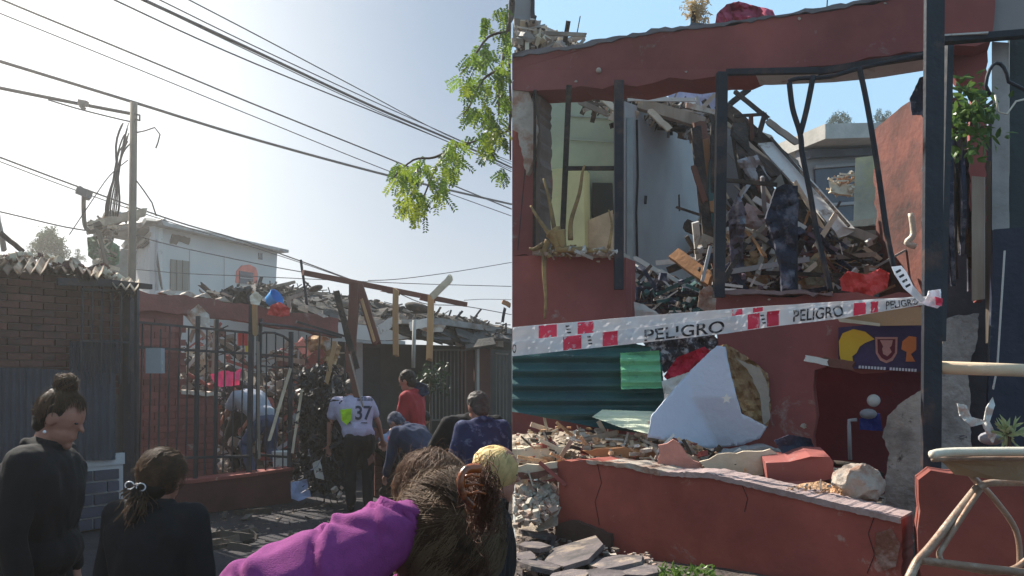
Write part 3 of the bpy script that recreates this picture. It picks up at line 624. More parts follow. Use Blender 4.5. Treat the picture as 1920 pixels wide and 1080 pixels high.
for p in (((560, 640, 12.5), (610, 700, 12)), ((600, 660, 12), (560, 720, 12)), ((620, 640, 12.3), (585, 705, 12))):
    stick('board_fragment', p[0], p[1], .16, .03, redD, 'dark red broken board among debris behind the wrecked gate', 'board', group='dark red boards behind the wrecked gate')
crumple('insulation_wad', [(570, 640), (590, 628), (612, 632), (640, 650), (628, 690), (600, 672), (580, 660)], 12.0, .15, tan, step=4, label='torn tan insulation hanging behind the wrecked gate', cat='insulation')
crumple('plaster_lump', [(606, 640), (620, 636), (626, 650), (612, 658)], 11.5, .06, plast, step=3, label='pale plaster lump lodged under the red lintel', cat='plaster')
m = MB(); m.tube([P(455, 625, 11), P(455, 648, 11)], .07, 12); m.build('red_cylinder', redP, label='red cylinder standing behind the fence above the pink bag', cat='cylinder')
m = MB(); m.bar(P(467, 640, 11.4), P(467, 660, 11.4), .07, .1); m.build('yellow_cloth', M('mustard_cloth', (.5, .5, .05)), label='small yellow-green cloth beside the red cylinder', cat='cloth')
# ---- timbers round the gate
stick('timber_post', (477, 548, 9.9), (479, 628, 9.9), .055, .045, wood, 'short raw timber wired to the top of the fence post', 'timber')
crumple('rag_knot', [(468, 556), (478, 545), (492, 556), (486, 572), (470, 570)], 9.8, .05, cream, step=2, label='pale rag tied at the top of the raw fence timber', cat='rag')
for p, w, mt, lb in (
    (((630, 546, 10.3), (668, 690, 10.2)), .075, char, 'charred pole leaning left above the wrecked gate'),
    (((664, 534, 10.5), (657, 700, 10.4)), .12, woodR, 'upright red-brown post carrying the long beam'),
    (((674, 536, 10.6), (706, 642, 10.5)), .11, woodR, 'red-brown plank hanging diagonally below the long beam'),
    (((678, 560, 10.48), (702, 640, 10.4)), .035, wood, 'light lath edging the diagonal hanging plank'),
    (((652, 662, 9.9), (697, 870, 9.6)), .075, woodR, 'long timber leaning across the man in the numbered jersey'),
    (((655, 664, 9.86), (690, 800, 9.6)), .018, woodG, 'thin pale lath on the timber leaning by the numbered jersey'),
    (((545, 690, 9.7), (505, 826, 9.6)), .035, woodP, 'pale lath leaning against the arched gate'),
    (((566, 730, 9.7), (548, 850, 9.6)), .03, woodP, 'short pale lath standing behind the gate post'),
    (((628, 640, 9.9), (612, 720, 9.8)), .05, wood, 'split raw timber beside the charred leaning pole'),
    (((742, 543, 10.8), (742, 668, 10.8)), .075, wood, 'raw timber hanging down from the long beam, left of two'),
    (((808, 556, 11.0), (805, 675, 11.0)), .085, wood, 'raw timber hanging down from the long beam, right of two'),
    (((811, 556, 10.9), (846, 520, 10.9)), .09, woodP, 'splintered pale plank end sticking up above the long beam'),
    (((716, 542, 10.9), (748, 549, 10.9)), .07, woodR, 'short red-brown block under the middle of the long beam'),
    (((788, 558, 11.1), (816, 564, 11.1)), .07, woodR, 'short red-brown block under the right part of the long beam'),
    (((564, 488, 10.6), (576, 572, 10.6)), .03, steelR, 'thin upright rod at the left end of the long beam'),
    (((540, 560, 11.5), (576, 548, 11.5)), .05, woodG, 'grey rail lying over the roof debris left of the long beam'),
    (((540, 556, 11.5), (543, 580, 11.5)), .05, woodG, 'short grey stub under the grey rail on the roof'),
    (((655, 700, 10.3), (640, 900, 10.3)), .06, char, 'charred stud standing behind the black torn plastic'),
    (((484, 640, 9.85), (486, 860, 9.75)), .03, woodG, 'long grey lath tied along the fence post')):
    stick('timber', p[0], p[1], w, w*.6, mt, lb, 'timber')
m = MB(); m.bar(P(568, 511, 10.5), P(874, 571, 12.0), .07, .07); m.build('long_beam', woodR, label='long thin red-brown beam spanning above the wrecked entrance', cat='beam')
# ---- torn black plastic
m = MB(); pl = [(556, 690), (600, 670), (640, 690), (662, 760), (668, 860), (655, 930), (600, 940), (556, 880), (548, 780)]
c = 0
while c < 560:
    x = R.uniform(548, 668); y = R.uniform(660, 930)
    if not inpoly(x, y, pl): continue
    c += 1; D = 9.85+R.uniform(-.25, .3); m.cur = 0 if R.random() < .965 else 1
    p = P(x, y, D); l = R.uniform(.05, .28); a = R.gauss(0, .8); pts = [p]; d = Vector((math.sin(a), R.uniform(-.4, .4), -math.cos(a)))
    for i in range(4): d = (d+Vector((R.gauss(0, .5), R.gauss(0, .4), R.gauss(-.1, .35)))).normalized(); pts.append(pts[-1]+d*l/4)
    w = R.uniform(.006, .024) if m.cur == 0 else R.uniform(.004, .012); s = Vector((R.gauss(0, 1), R.gauss(0, 1), R.gauss(0, .4))).normalized()*w; vs = []
    for q in pts: vs += [q-s, q+s]; s = (s+Vector((R.gauss(0, .4), R.gauss(0, .4), R.gauss(0, .4)))*w).normalized()*w
    m.add(vs, [(i*2, i*2+1, i*2+3, i*2+2) for i in range(4)])
m.build('torn_plastic', [blackP, greyP], label='mass of torn black plastic strips hanging on the wrecked gate', cat='plastic', kind='stuff')
crumple('black_sheeting', [(560, 700), (610, 680), (645, 720), (662, 800), (660, 915), (600, 928), (562, 870)], 10.15, .2, blackP, step=6, label='crumpled black sheeting behind the torn plastic strips', cat='plastic sheet')
crumple('plastic_bag', [(545, 905), (575, 898), (583, 930), (560, 940), (546, 935)], 9.7, .05, lblueC, step=4, label='pale bluish bag lying at the foot of the arched gate', cat='bag')
crumple('plastic_bag', [(585, 868), (600, 862), (608, 900), (592, 896)], 9.7, .04, offW, step=3, label='small whitish scrap caught low in the black plastic', cat='scrap')
m = MB(); m.tube([P(527, 848, 10.7), P(527, 890, 10.7)], .11, 16, .10); m.tube([P(527, 846, 10.7), P(527, 850, 10.7)], .12, 16); m.build('bucket', offW, label='white bucket standing behind the arched gate', cat='bucket', smooth=False)
for x, y, a in ((628, 918, .03), (636, 928, .035), (640, 914, .02)):
    m = MB(); m.chunk(P(x, y, 9.6), a*1.2); m.build('rubble_stone', plast, label='pale rubble stone at the foot of the black plastic', cat='stone', group='pale stones under the black plastic')
# ---- blue basin and red bucket on the roof edge
m = MB()
c0 = P(510, 563, 11.0); ax = Vector((.8, -.3, .5)).normalized(); m.tube([c0-ax*.05, c0+ax*.09], .085, 18, .115, cap=False); m.tube([c0-ax*.05, c0-ax*.045], .085, 18); m.tube([c0+ax*.088, c0+ax*.10], .12, 18, .12, cap=False)
m.build('basin', blueP, smooth=True, label='bright blue plastic basin tipped on the red roof edge', cat='basin')
crumple('red_tarp', [(500, 590), (508, 572), (524, 566), (544, 578), (542, 592), (525, 594)], 10.7, .08, redP, step=3, label='red cloth bundle beside the blue basin on the roof edge', cat='cloth')
# ---- collapsed roofs behind
Lr = Line(380, 12.6, 960, 15.0)
rf = empty('collapsed_roof', Lr.at(600, 2.2), 'sagging dark collapsed roof running behind the long beam', 'roof')
crumple('roof_felt', [(440, 545), (480, 531), (560, 540), (640, 555), (700, 563), (790, 582), (880, 598), (972, 618), (972, 640), (820, 636), (700, 640), (632, 625), (480, 590), (400, 565)], lambda x, y: 14.6+(x-380)*.0035-(y-540)*.028, .25, roofD, rf, step=8, freq=2.2)
for k in range(110):                                             # loose sheets and tiles on the slope
    x = R.uniform(430, 950); y = 546+(x-480)*.155+R.uniform(-4, 38)*(1 if x > 600 else .8); 
    if x < 480: y = R.uniform(545, 570)
    D = 14.3+(x-380)*.0035-(y-540)*.028; p = P(x, y, D); a = R.uniform(-.5, .2); w = R.uniform(.08, .3)
    if p.x > -w-.03: continue
    m = MB(); m.box(p, Vector((math.cos(a), .2, math.sin(a)))*w, Vector((-.2, 1, .5)).normalized()*w*.6, Vector((0, -.02, .02))); m.build('roof_sheet', R.choice([roofD, roofD, roofD, char, M('slate_grey', (.075, .07, .068), var=.4)]), rf)
rubble('roof_debris', [(400, 548), (470, 528), (620, 545), (760, 575), (950, 608), (950, 632), (760, 610), (620, 575), (470, 560)], lambda x, y: 14.2+(x-380)*.0035-(y-540)*.028, 420, .02, .09, [roofD, roofD, M('slate_grey', (.14, .135, .13)), woodG, char, dirt], 'broken laths and felt scattered over the collapsed roof', sticks=.45, slen=8, flat=.5)
m = MB(); m.ell(P(784, 577, 14), (Vector((.24, 0, -.05)), Vector((0, .2, 0)), Vector((0, 0, .09)))); m.build('debris_lump', char, smooth=True, label='dark lump lying on the roof behind the right hanging timber', cat='lump')
m = MB(); m.ell(P(592, 541, 14), (Vector((.12, 0, .04)), Vector((0, .2, 0)), Vector((0, 0, .05)))); m.build('debris_lump', char, smooth=True, label='small dark lump on the roof crest right of the thin rod', cat='lump')
crumple('black_tarp', [(395, 556), (420, 543), (470, 536), (478, 560), (472, 572), (430, 566)], 12.2, .15, blackP, step=5, label='black tarpaulin slumped over the roof behind the red lintel', cat='tarpaulin')
stick('plank', (376, 533, 12.0), (402, 556, 12.0), .07, .05, char, 'dark plank sticking up beside the black tarpaulin', 'plank')
for k in range(5):
    x = 360+k*14; stick('lath', (x, 548+R.uniform(-5, 3), 11.9), (x+R.uniform(10, 26), 556+R.uniform(-6, 5), 11.9), .03, .02, R.choice([woodP, woodG]), 'small broken lath on the red wall crest left of the tarpaulin', 'lath', group='laths on the red wall crest')
# ---- porch house right of the wreck
Lp = Line(632, 12.6, 960, 14.2)
ph = empty('porch_house', Lp.at(800, 0), 'low shaded house with a porch behind the crowd', 'house')
slab('fascia', [(632, 604), (705, 612), (768, 628), (768, 634), (705, 640), (632, 632)], Lp, .1, whiteW, ph)
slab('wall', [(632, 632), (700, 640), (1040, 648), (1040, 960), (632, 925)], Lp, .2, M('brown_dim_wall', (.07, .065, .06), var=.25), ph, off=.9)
slab('wall_panel', [(634, 634), (652, 634), (652, 760), (634, 760)], Lp, .06, greyW, ph, off=.5)
slab('wall_panel', [(668, 640), (682, 640), (682, 740), (668, 740)], Lp, .06, greyW, ph, off=.5)
slab('wall_panel', [(686, 640), (700, 640), (700, 745), (686, 745)], Lp, .06, greyW, ph, off=.5)
slab('roof_edge', [(742, 601), (815, 598), (985, 619), (985, 627), (815, 610), (742, 608)], Lp, 1.2, roofM, ph, off=-.25)
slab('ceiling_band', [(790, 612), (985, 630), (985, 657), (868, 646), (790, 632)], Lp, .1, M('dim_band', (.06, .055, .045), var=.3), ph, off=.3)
for x0, x1 in ((868, 892), (898, 920), (926, 957)): slab('wall_patch', [(x0, 636), (x1, 638), (x1, 650), (x0, 648)], Lp, .03, plast, ph, off=.25, jag=5)
slab('column', [(880, 648), (898, 649), (898, 800), (880, 800)], Lp, .15, M('dark_brick_column', (.10, .045, .035), var=.2), ph, off=.2)
slab('column', [(905, 649), (930, 650), (930, 800), (905, 800)], Lp, .15, M('dark_brick_column', (.10, .045, .035), var=.2), ph, off=.2)
slab('white_column', [(899, 646), (904, 646), (904, 745), (899, 745)], Lp, .08, M('grey_tube', (.35, .34, .31)), ph, off=.1)
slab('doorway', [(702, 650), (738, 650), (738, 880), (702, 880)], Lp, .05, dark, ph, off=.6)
crumple('awning_underside', [(784, 606), (836, 610), (830, 622), (788, 624)], 13.2, .05, plast, ph, step=4)
gr = empty('window_grille', Lp.at(840, .6), 'grey barred window grille behind the hanging plant', 'grille')
for i in range(10): x = 815+i*7; m = MB(); m.bar(Lp(x, 656, .1), Lp(x, 790, .1), .018); m.build('bar', M('grey_bar_paint', (.16, .15, .13)), gr)
for y in (656, 788): m = MB(); m.bar(Lp(812, y, .1), Lp(880, y, .1), .03); m.build('rail', M('grey_bar_paint', (.16, .15, .13)), gr)
gr = empty('window_grille', Lp.at(945, .6), 'barred grille at the right end of the shaded porch house', 'grille')
for i in range(4): x = 936+i*6.5; m = MB(); m.bar(Lp(x, 662, .1), Lp(x, 790, .1), .018); m.build('bar', M('grey_bar_paint', (.16, .15, .13)), gr)
m = MB(); m.bar(Lp(933, 662, .1), Lp(958, 664, .1), .03); m.build('rail', M('grey_bar_paint', (.16, .15, .13)), gr)
pipe('thin_pole', [(777, 600, 12.6), (775, 690, 12.6)], .03, M('grey_tube', (.35, .34, .31)), label='thin grey pole between the two hanging timbers', cat='pole')
for p, lb in ((((770, 612, 12.8), (800, 604, 12.8)), 'white bent sheet edge at the porch roof'), (((712, 618, 12.4), (742, 600, 12.4)), 'pale board lying on the roof left of the thin grey pole')):
    stick('board', p[0], p[1], .14, .03, offW, lb, 'board')
stick('antenna_rod', (888, 598, 14), (902, 580, 14), .03, .03, steelR, 'short slanting rod on the porch roof near the right end', 'rod'); stick('antenna_rod', (942, 604, 14), (947, 578, 14), .05, .05, steelR, 'short upright stub on the porch roof at the right end', 'rod')
stick('plank', (944, 566, 13.5), (957, 573, 13.5), .08, .05, woodO, 'small orange plank end at the right edge above the porch roof', 'plank')
def leafball(m, c, rr, n, l, w, down=0):
    for _ in range(n):
        d = Vector((R.gauss(0, 1), R.gauss(0, 1), R.gauss(0, 1))).normalized()*rr*R.random()**.4; p = Vector(c)+d
        a = Vector((R.gauss(0, 1), R.gauss(0, 1), R.gauss(-down, 1))).normalized(); s = a.cross(Vector((R.gauss(0, 1), R.gauss(0, 1), R.gauss(0, 1)))).normalized()
        ll = l*R.uniform(.6, 1.3); m.add([p, p+a*ll*.5+s*w, p+a*ll, p+a*ll*.5-s*w], [(0, 1, 2, 3)])
sh = empty('hanging_plant', P(808, 690, 11.6), 'leafy plant below the right hanging timber', 'plant')
m = MB()
for _ in range(16): leafball(m, P(R.uniform(788, 832), R.uniform(680, 735), 11.6+R.uniform(-.2, .2)), .12, 20, .08, .016)
m.build('foliage', M('dark_shrub_leaf', (.03, .055, .022), rough=.5, trans=.2, var=.4, bump=0), sh); m = MB(); m.tube([P(808, 700, 11.6), P(806, 860, 11.6)], .02, 6); m.build('stem', bark, sh)
for pl, D, lb in (([(700, 802), (762, 812), (762, 930), (700, 935)], 10.6, 'low red-brown brick wall between the jersey man and the red jacket'), ([(560, 800), (585, 800), (585, 860), (560, 860)], 11, 'red door fragment standing behind the gate post')):
    LL = Line(pl[0][0], D, pl[1][0]+1, D+.2); w_ = empty('brick_low_wall' if D < 11 else 'door_fragment', LL.at(pl[0][0], 0), lb, 'wall' if D < 11 else 'door')
    slab('wall_body', pl, LL, .12, M('dark_red_brick', (.13, .05, .04), var=.25), w_, off=.04)
    if D < 11: bricks(w_, LL, 701, 761, .02, .86, .22, .08, mortarD, M('dark_red_brick', (.13, .05, .04)), off=0, depth=.05)
# ---- white two-storey house
La = Line(290, 22, 524, 26.5); Lc = Line(228, 25.5, 290, 22)
wh = empty('two_storey_house', La.at(400, 0), 'white rendered upper-floor house under the power lines', 'house')
slab('wall', [(290, 424), (520, 472), (516, 560), (290, 560)], La, .2, whiteW, wh)
slab('side_wall', [(252, 462), (289, 420), (289, 560), (252, 560)], Lc, .2, offW, wh, off=.02)
slab('roof', [(285, 414), (292, 411), (300, 420), (526, 470), (526, 475), (300, 427), (290, 424)], La, 3.0, roofM, wh, off=-.35)
slab('roof_verge', [(243, 462), (290, 410), (294, 415), (248, 468)], Lc, .3, M('verge_grey', (.25, .24, .22)), wh, off=-.25)
slab('gable_board', [(252, 468), (288, 436), (288, 444), (262, 466)], Lc, .1, woodG, wh, off=-.1)  # weathered timber board along the gable slope
slab('gable_opening', [(257, 462), (286, 441), (286, 452), (268, 466)], Lc, .03, dark, wh, off=-.05)
slab('hole', [(322, 439), (356, 446), (353, 459), (345, 456), (334, 452), (330, 459), (318, 457)], La, .04, M('hole_brown', (.10, .075, .06)), wh, off=-.03, jag=5)
wo = slab('boarded_window', [(319, 486), (353, 490), (352, 545), (318, 545)], La, .05, M('board_grey_brown', (.22, .20, .17), stretch=(6, 6, .2)), wh, off=-.04)
for x in (329, 340): m = MB(); m.bar(La(x, 488, -.05), La(x, 544, -.05), .02, .02); m.build('board_joint', M('joint_dark', (.1, .09, .08)), wo)
ar = [(442, 545), (441, 520), (446, 505), (458, 497), (472, 498), (481, 508), (483, 530), (476, 530), (474, 512), (448, 508), (447, 545)]
slab('red_window_surround', [(441, 530), (443, 508), (452, 498), (466, 496), (478, 502), (482, 515), (481, 532)], La, .05, M('salmon_paint', (.55, .14, .11)), wh, off=-.04)
sw = slab('window', [(446, 532), (447, 508), (472, 512), (472, 532)], La, .03, glass, wh, off=-.06)
m = MB(); m.bar(La(447, 521, -.075), La(472, 523, -.075), .03, .02); m.build('frame', greyW, sw)
slab('small_window', [(484, 474), (491, 475), (491, 487), (484, 486)], La, .03, glass, wh, off=-.03)
m = MB(); m.tube([La(289, 450, -.1), La(286, 500, -.1), La(291, 545, -.1)], .03, 6); m.build('downpipe', greyW, wh)
m = MB(); m.bar(La(291, 470, -.03), La(302, 543, -.03), .05, .04); m.build('crack', M('joint_dark', (.1, .09, .08)), wh)
m = MB()
for x in (292, 355, 420): m.bar(La(x, 455+(x-290)*.2, -.01), La(x, 545, -.01), .015, .01)
m.build('render_joint', greyW, wh)
# ---- wreck behind the pole
slab('roof_water_tank', [(228, 466), (257, 470), (254, 545), (212, 545), (214, 490)], Line(200, 17.5, 262, 18), .9, M('tank_brown', (.24, .21, .18), col2=(.30, .28, .25)), label='brownish sheet-metal shack wall left of the white house', cat='shack')
crumple('green_tarp', [(163, 445), (190, 440), (225, 462), (222, 495), (195, 505), (165, 480)], 17.3, .25, M('green_tarp', (.16, .26, .17), trans=.3), step=4, label='faded green tarpaulin bulging behind the utility pole', cat='tarpaulin')
stick('plank', (166, 424, 17), (272, 398, 16.6), .16, .06, woodP, 'broken plank caught crosswise on the utility pole', 'plank')
rubble('pole_debris', [(165, 420), (220, 398), (262, 395), (262, 408), (230, 425), (205, 455), (200, 500), (185, 500), (178, 440)], 17.1, 130, .03, .10, [woodG, char, woodP, roofM], 'knot of splintered wood and wire hanging on the utility pole', sticks=.5, slen=6, spread=.5)
lm = empty('street_lamp', P(160, 440, 16.8), 'bent street lamp arm left of the utility pole', 'street lamp')
m = MB(); m.tube(smoothpath([P(157, 368, 16.8), P(157, 400, 16.8), P(160, 425, 16.8), P(170, 434, 16.8), P(184, 436, 16.8), P(200, 500, 16.8)]), .045, 8); m.build('arm', poleM, lm, smooth=True)
m = MB(); m.bar(P(148, 358, 16.8), P(168, 364, 16.8), .16, .22); m.chunk(P(152, 356, 16.8), .09); m.chunk(P(163, 368, 16.8), .08); m.build('lamp_head', M('lamp_head_grey', (.12, .12, .12)), lm)
# ---- utility pole and its cables
up = empty('utility_pole', P(246, 700, 16), 'slim concrete utility pole trailing loose cables', 'utility pole')
m = MB(); m.tube([P(243, 860, 16), P(251, 192, 16)], .085, 12, .068); m.build('shaft', poleM, up, smooth=True)
for q, r_ in (([(247, 212, 16), (262, 216, 15.9), (262, 226, 15.9), (248, 222, 16)], .02), ([(254, 249, 16), (272, 245, 16), (290, 239, 16), (300, 252, 16), (296, 268, 16), (292, 278, 16)], .014),
    ([(253, 335, 16), (268, 355, 16), (285, 380, 16), (293, 405, 16)], .014)):
    pipe('loose_cable', [tuple(p) for p in q], r_, wireM, up)
for k in range(9):
    x0 = 238+R.uniform(-10, 6); y0 = 222+R.uniform(0, 60); x1 = 196+k*3+R.uniform(-3, 3); 
    pts = smoothpath([P(x0, y0, 16), P(x0-8-R.uniform(0, 10), (y0+400)/2-40, 15.9), P(x1+4, 370, 16), P(x1, 405, 16.2)], 4); m = MB(); m.tube(pts, R.uniform(.010, .022), 5); m.build('loose_cable', wireM, up, smooth=True)
pts = smoothpath([P(240, 300, 16), P(205, 330, 16), P(170, 380, 16), P(130, 440, 16.5)], 4); m = MB(); m.tube(pts, .010, 5); m.build('loose_cable', wireM, up)
m = MB(); m.bar(P(148, 192, 15.6), P(164, 195, 15.6), .10, .10); m.bar(P(152, 198, 15.6), P(158, 205, 15.6), .07, .07); m.build('splice_box', M('box_tan', (.22, .18, .15)), up)
def wire(pts, D0, D1, r, lab, grp=None):
    n = len(pts); q = []
    for i, (x, y) in enumerate(pts):
        t = (x-pts[0][0])/(pts[-1][0]-pts[0][0]); iD = (1-t)/D0+t/D1; q.append(P(x, y, 1/iD))
    m = MB(); m.tube(smoothpath(q, 6), r, 6); m.build('power_line', wireM, smooth=True, label=lab, cat='power line', group=grp)
G_ = 'overhead wires across the left sky'
wire([(-60, -32), (5, 0), (240, 97), (480, 197), (740, 302), (880, 360), (959, 392)], 14, 24, .018, 'overhead wire starting at the top left corner of the sky', G_)
wire([(-60, 1), (0, 25), (240, 122), (480, 220), (740, 325), (959, 405)], 14, 24, .011, 'thin overhead wire just below the one from the top left corner', G_)
wire([(-60, 97), (0, 115), (245, 190), (480, 262), (740, 332), (959, 383)], 15, 26, .032, 'thick cable passing over the top of the utility pole', G_)
wire([(-60, 153), (0, 165), (140, 193), (245, 213)], 15, 16, .034, 'thick cable bundle ending at the utility pole', G_)
wire([(90, 187), (150, 205), (222, 223), (245, 228)], 15, 16, .014, 'thin sagging wire under the bundle at the pole', G_)
wire([(160, -28), (215, 0), (480, 120), (850, 270), (959, 322)], 9, 18, .010, 'lowest thin wire of the bundle crossing the upper sky', G_)
wire([(210, -30), (270, 0), (480, 97), (700, 200), (850, 264), (959, 314)], 9, 18, .020, 'thickest wire of the bundle crossing the upper sky', G_)
wire([(212, -28), (272, 2), (480, 102), (700, 205), (850, 270), (959, 318)], 9, 18, .007, 'thin wire wound beside the thickest one in the upper sky', G_)
wire([(240, -30), (300, 0), (480, 88), (700, 190), (860, 262), (959, 308)], 9, 18, .008, 'thin wire directly above the thickest one in the upper sky', G_)
wire([(295, -32), (355, 0), (480, 65), (660, 160), (835, 252), (959, 303)], 9, 18, .008, 'topmost thin wire of the upper sky', G_)
wire([(-60, 272), (0, 295), (160, 355), (330, 415), (450, 450), (565, 490), (662, 526)], 17, 27, .020, 'wire passing in front of the pole down to the long beam', G_)
wire([(-60, 280), (0, 303), (160, 363), (330, 420), (450, 456), (565, 493), (662, 527)], 17, 27, .012, 'twin wire just under the one running down to the long beam', G_)
wire([(-60, 386), (0, 397), (110, 423), (160, 432)], 17, 18, .016, 'low wire reaching the street lamp from the left', G_)
wire([(250, 440), (330, 462), (480, 494), (566, 510)], 20, 23, .014, 'wire drawn across the front of the white house', G_)
wire([(255, 505), (350, 513), (470, 518), (620, 525), (780, 532), (959, 537)], 20, 24, .011, 'almost level wire low over the roofs', G_)
wire([(690, 526), (750, 523), (850, 510), (959, 492)], 22, 26, .012, 'wire climbing to the right above the long beam', G_)
wire([(752, 552), (800, 570), (870, 574), (959, 590)], 22, 26, .013, 'short wire sinking right beyond the long beam', G_)
wire([(870, 563), (910, 561), (959, 562)], 22, 26, .009, 'short level wire near the right end of the left sky', G_)
# ---- far trees on the left
def bush(px, py, D, wpx, hpx, label, mat=leafD, n=60, cone=.3, grp=None):
    t = empty('tree', P(px, HZ+CZ/D*F, D), label, 'tree', grp); m = MB(); k = D/F
    for _ in range(n):
        a = R.uniform(-1, 1); h_ = R.random(); x = px+a*wpx/2*(1-cone*h_)*(.6+.4*R.random()); y = py-h_*hpx*(1-.5*abs(a))
        leafball(m, P(x, y, D+R.uniform(-1, 1)*wpx*k*.3), wpx*k*.12, 40, wpx*k*.07, wpx*k*.014, -1)
    m.build('crown', mat, t); m = MB(); m.tube([P(px, HZ+CZ/D*F, D), P(px, py-hpx*.5, D)], wpx*k*.05, 7); m.build('trunk', bark, t)
bush(92, 488, 30, 80, 66, 'bushy tree in the glare above the far left porch roof', n=90)
bush(60, 486, 31, 36, 40, 'smaller bush left of the tree above the porch roof', n=30)
bush(145, 492, 30, 34, 24, 'low bush right of the tree above the porch roof', n=24)
# ---- honey locust overhanging from behind the camera
lt = empty('locust_tree', Vector((-1.2, -3.0, 0)), 'yellow-green leafy branches hanging in from the top of the left sky', 'tree')
m = MB(); m.tube([(-1.2, -3, 0), (-1.1, -2.9, 2), (-1.0, -2.6, 4.2)], .17, 12, .13); m.build('trunk', bark, lt, smooth=True)
def Pb(x, y, D=6.0): return P(x, y, D)
limbs = [[(-1.0, -2.6, 4.2), (-.6, 0, 6.0), (-.35, 3.5, 6.2), Pb(957, -60), Pb(950, 60), Pb(938, 150), Pb(935, 215)],
         [Pb(950, 60), Pb(915, 70), Pb(880, 120), Pb(862, 140)], [Pb(938, 130), Pb(905, 150), Pb(880, 200), Pb(868, 215)], [Pb(957, -20), Pb(955, 120), Pb(956, 235), Pb(925, 252), Pb(880, 268), Pb(855, 272)],
         [Pb(880, 268), Pb(845, 280), Pb(820, 310), Pb(790, 380)], [Pb(860, 272), Pb(815, 295), Pb(775, 300), Pb(735, 335)], [Pb(956, 180), Pb(957, 300)]]
for l in limbs: m = MB(); m.tube(smoothpath(l, 4), .03 if l is limbs[0] else .011, 6, .006); m.build('branch', bark, lt, smooth=True)
regs = [([(905, 30), (958, 0), (958, 200), (930, 240), (905, 235), (880, 215), (870, 180), (858, 140), (845, 130), (870, 115), (890, 90), (905, 60)], 185),
        ([(780, 295), (835, 285), (850, 262), (868, 280), (860, 320), (840, 350), (820, 390), (780, 405), (750, 385), (760, 350), (785, 330)], 110), ([(735, 310), (765, 300), (772, 315), (745, 340), (722, 345)], 26),
        ([(870, 255), (958, 235), (958, 262), (920, 275), (905, 262)], 34), ([(940, 315), (958, 310), (958, 330), (942, 335)], 6), ([(840, 262), (862, 262), (858, 285), (842, 285)], 10), ([(905, 262), (925, 272), (915, 295), (900, 280)], 8)]
m = MB()
for pl, n in regs:
    xs = [p[0] for p in pl]; ys = [p[1] for p in pl]; c = 0
    while c < n:
        x = R.uniform(min(xs), max(xs)); y = R.uniform(min(ys), max(ys))
        if not inpoly(x, y, pl) or noise.noise(Vector((x*.035, y*.035, 4))) < -.12: continue
        c += 1; D = 6+R.uniform(-.45, .45); p = P(x, y, D); m.cur = 1 if R.random() < .25+.35*(noise.noise(Vector((x*.03, y*.03, 9))) > 0) else 0; a = R.uniform(-1.3, 1.3)+math.pi
        d = Vector((math.sin(a)*.8, R.uniform(-.5, .5), -abs(math.cos(a))-.15)).normalized(); L_ = R.uniform(.07, .13); sd_ = d.cross(Vector((R.gauss(0, .4), -1, R.gauss(0, .4)))).normalized()
        for k in range(9):
            t = (k+.5)/9; q = p+d*L_*t+Vector((0, 0, -.02*t*t))
            for s in (-1, 1):
                ld = (sd_*s+d*.5+Vector((R.gauss(0, .15), R.gauss(0, .3), R.gauss(-.15, .15)))).normalized(); l = .030*R.uniform(.8, 1.2); wv = ld.cross(d).cross(ld).normalized()*.0078
                tip = q+ld*l
                if tip.x > -.003: continue
                m.add([q, q+ld*l*.5+wv*.85, tip, q+ld*l*.5-wv*.85], [(0, 1, 2, 3)])
# unseen crown over and behind the camera, added to darken the left foreground
for _ in range(150):
    c_ = Vector((R.uniform(-6.5, -.3), R.uniform(-6.5, .2), R.uniform(4.4, 7.5)))
    leafball(m, c_, .8, 34, .20, .05, .5)
m.build('crown', [leafY, leafK], lt)
for q_ in ((-4.5, -3, 6.2), (-2.5, -5.5, 6.5), (-3.5, -.8, 6.0)): m = MB(); m.tube(smoothpath([(-1.0, -2.6, 4.2), ((-1.0+q_[0])/2, (-2.6+q_[1])/2, 5.6), q_], 4), .09, 8, .02); m.build('branch', bark, lt, smooth=True)  # unseen boughs carrying the added crown
# ---- ground debris in the street
rubble('street_debris', [(380, 965), (560, 945), (640, 945), (640, 1000), (560, 1010), (400, 1030)], lambda x, y: CZ/(y-HZ)*F, 260, .008, .03, [asph, dirt, M('dark_grey_board', (.09, .075, .065)), tileM], 'chips and splinters scattered on the dark street before the low wall', flat=.3, sticks=.3, spread=0)  # board chips in a plain dark grey
for k in range(14):
    x = R.uniform(400, 560); y = R.uniform(962, 1035); D = CZ/(y-HZ)*F; a = R.uniform(0, 3); d = Vector((math.cos(a), math.sin(a), 0))*R.uniform(.08, .2); p = P(x, y, D); p.z = .02; m = MB(); m.jag(p-d, p+d+Vector((0, 0, .02)), R.uniform(.03, .10), .015); m.build('board_fragment', R.choice([char, M('dark_grey_board', (.09, .075, .065)), dirt]), label='flat board scrap lying on the street below the low red wall', cat='board', group='board scraps on the street')
# ================================================================== RIGHT PICTURE
Rf = Line(955, 5.5, 1960, 4.2); Rl = Line(1040, 4.5, 1700, 3.35)
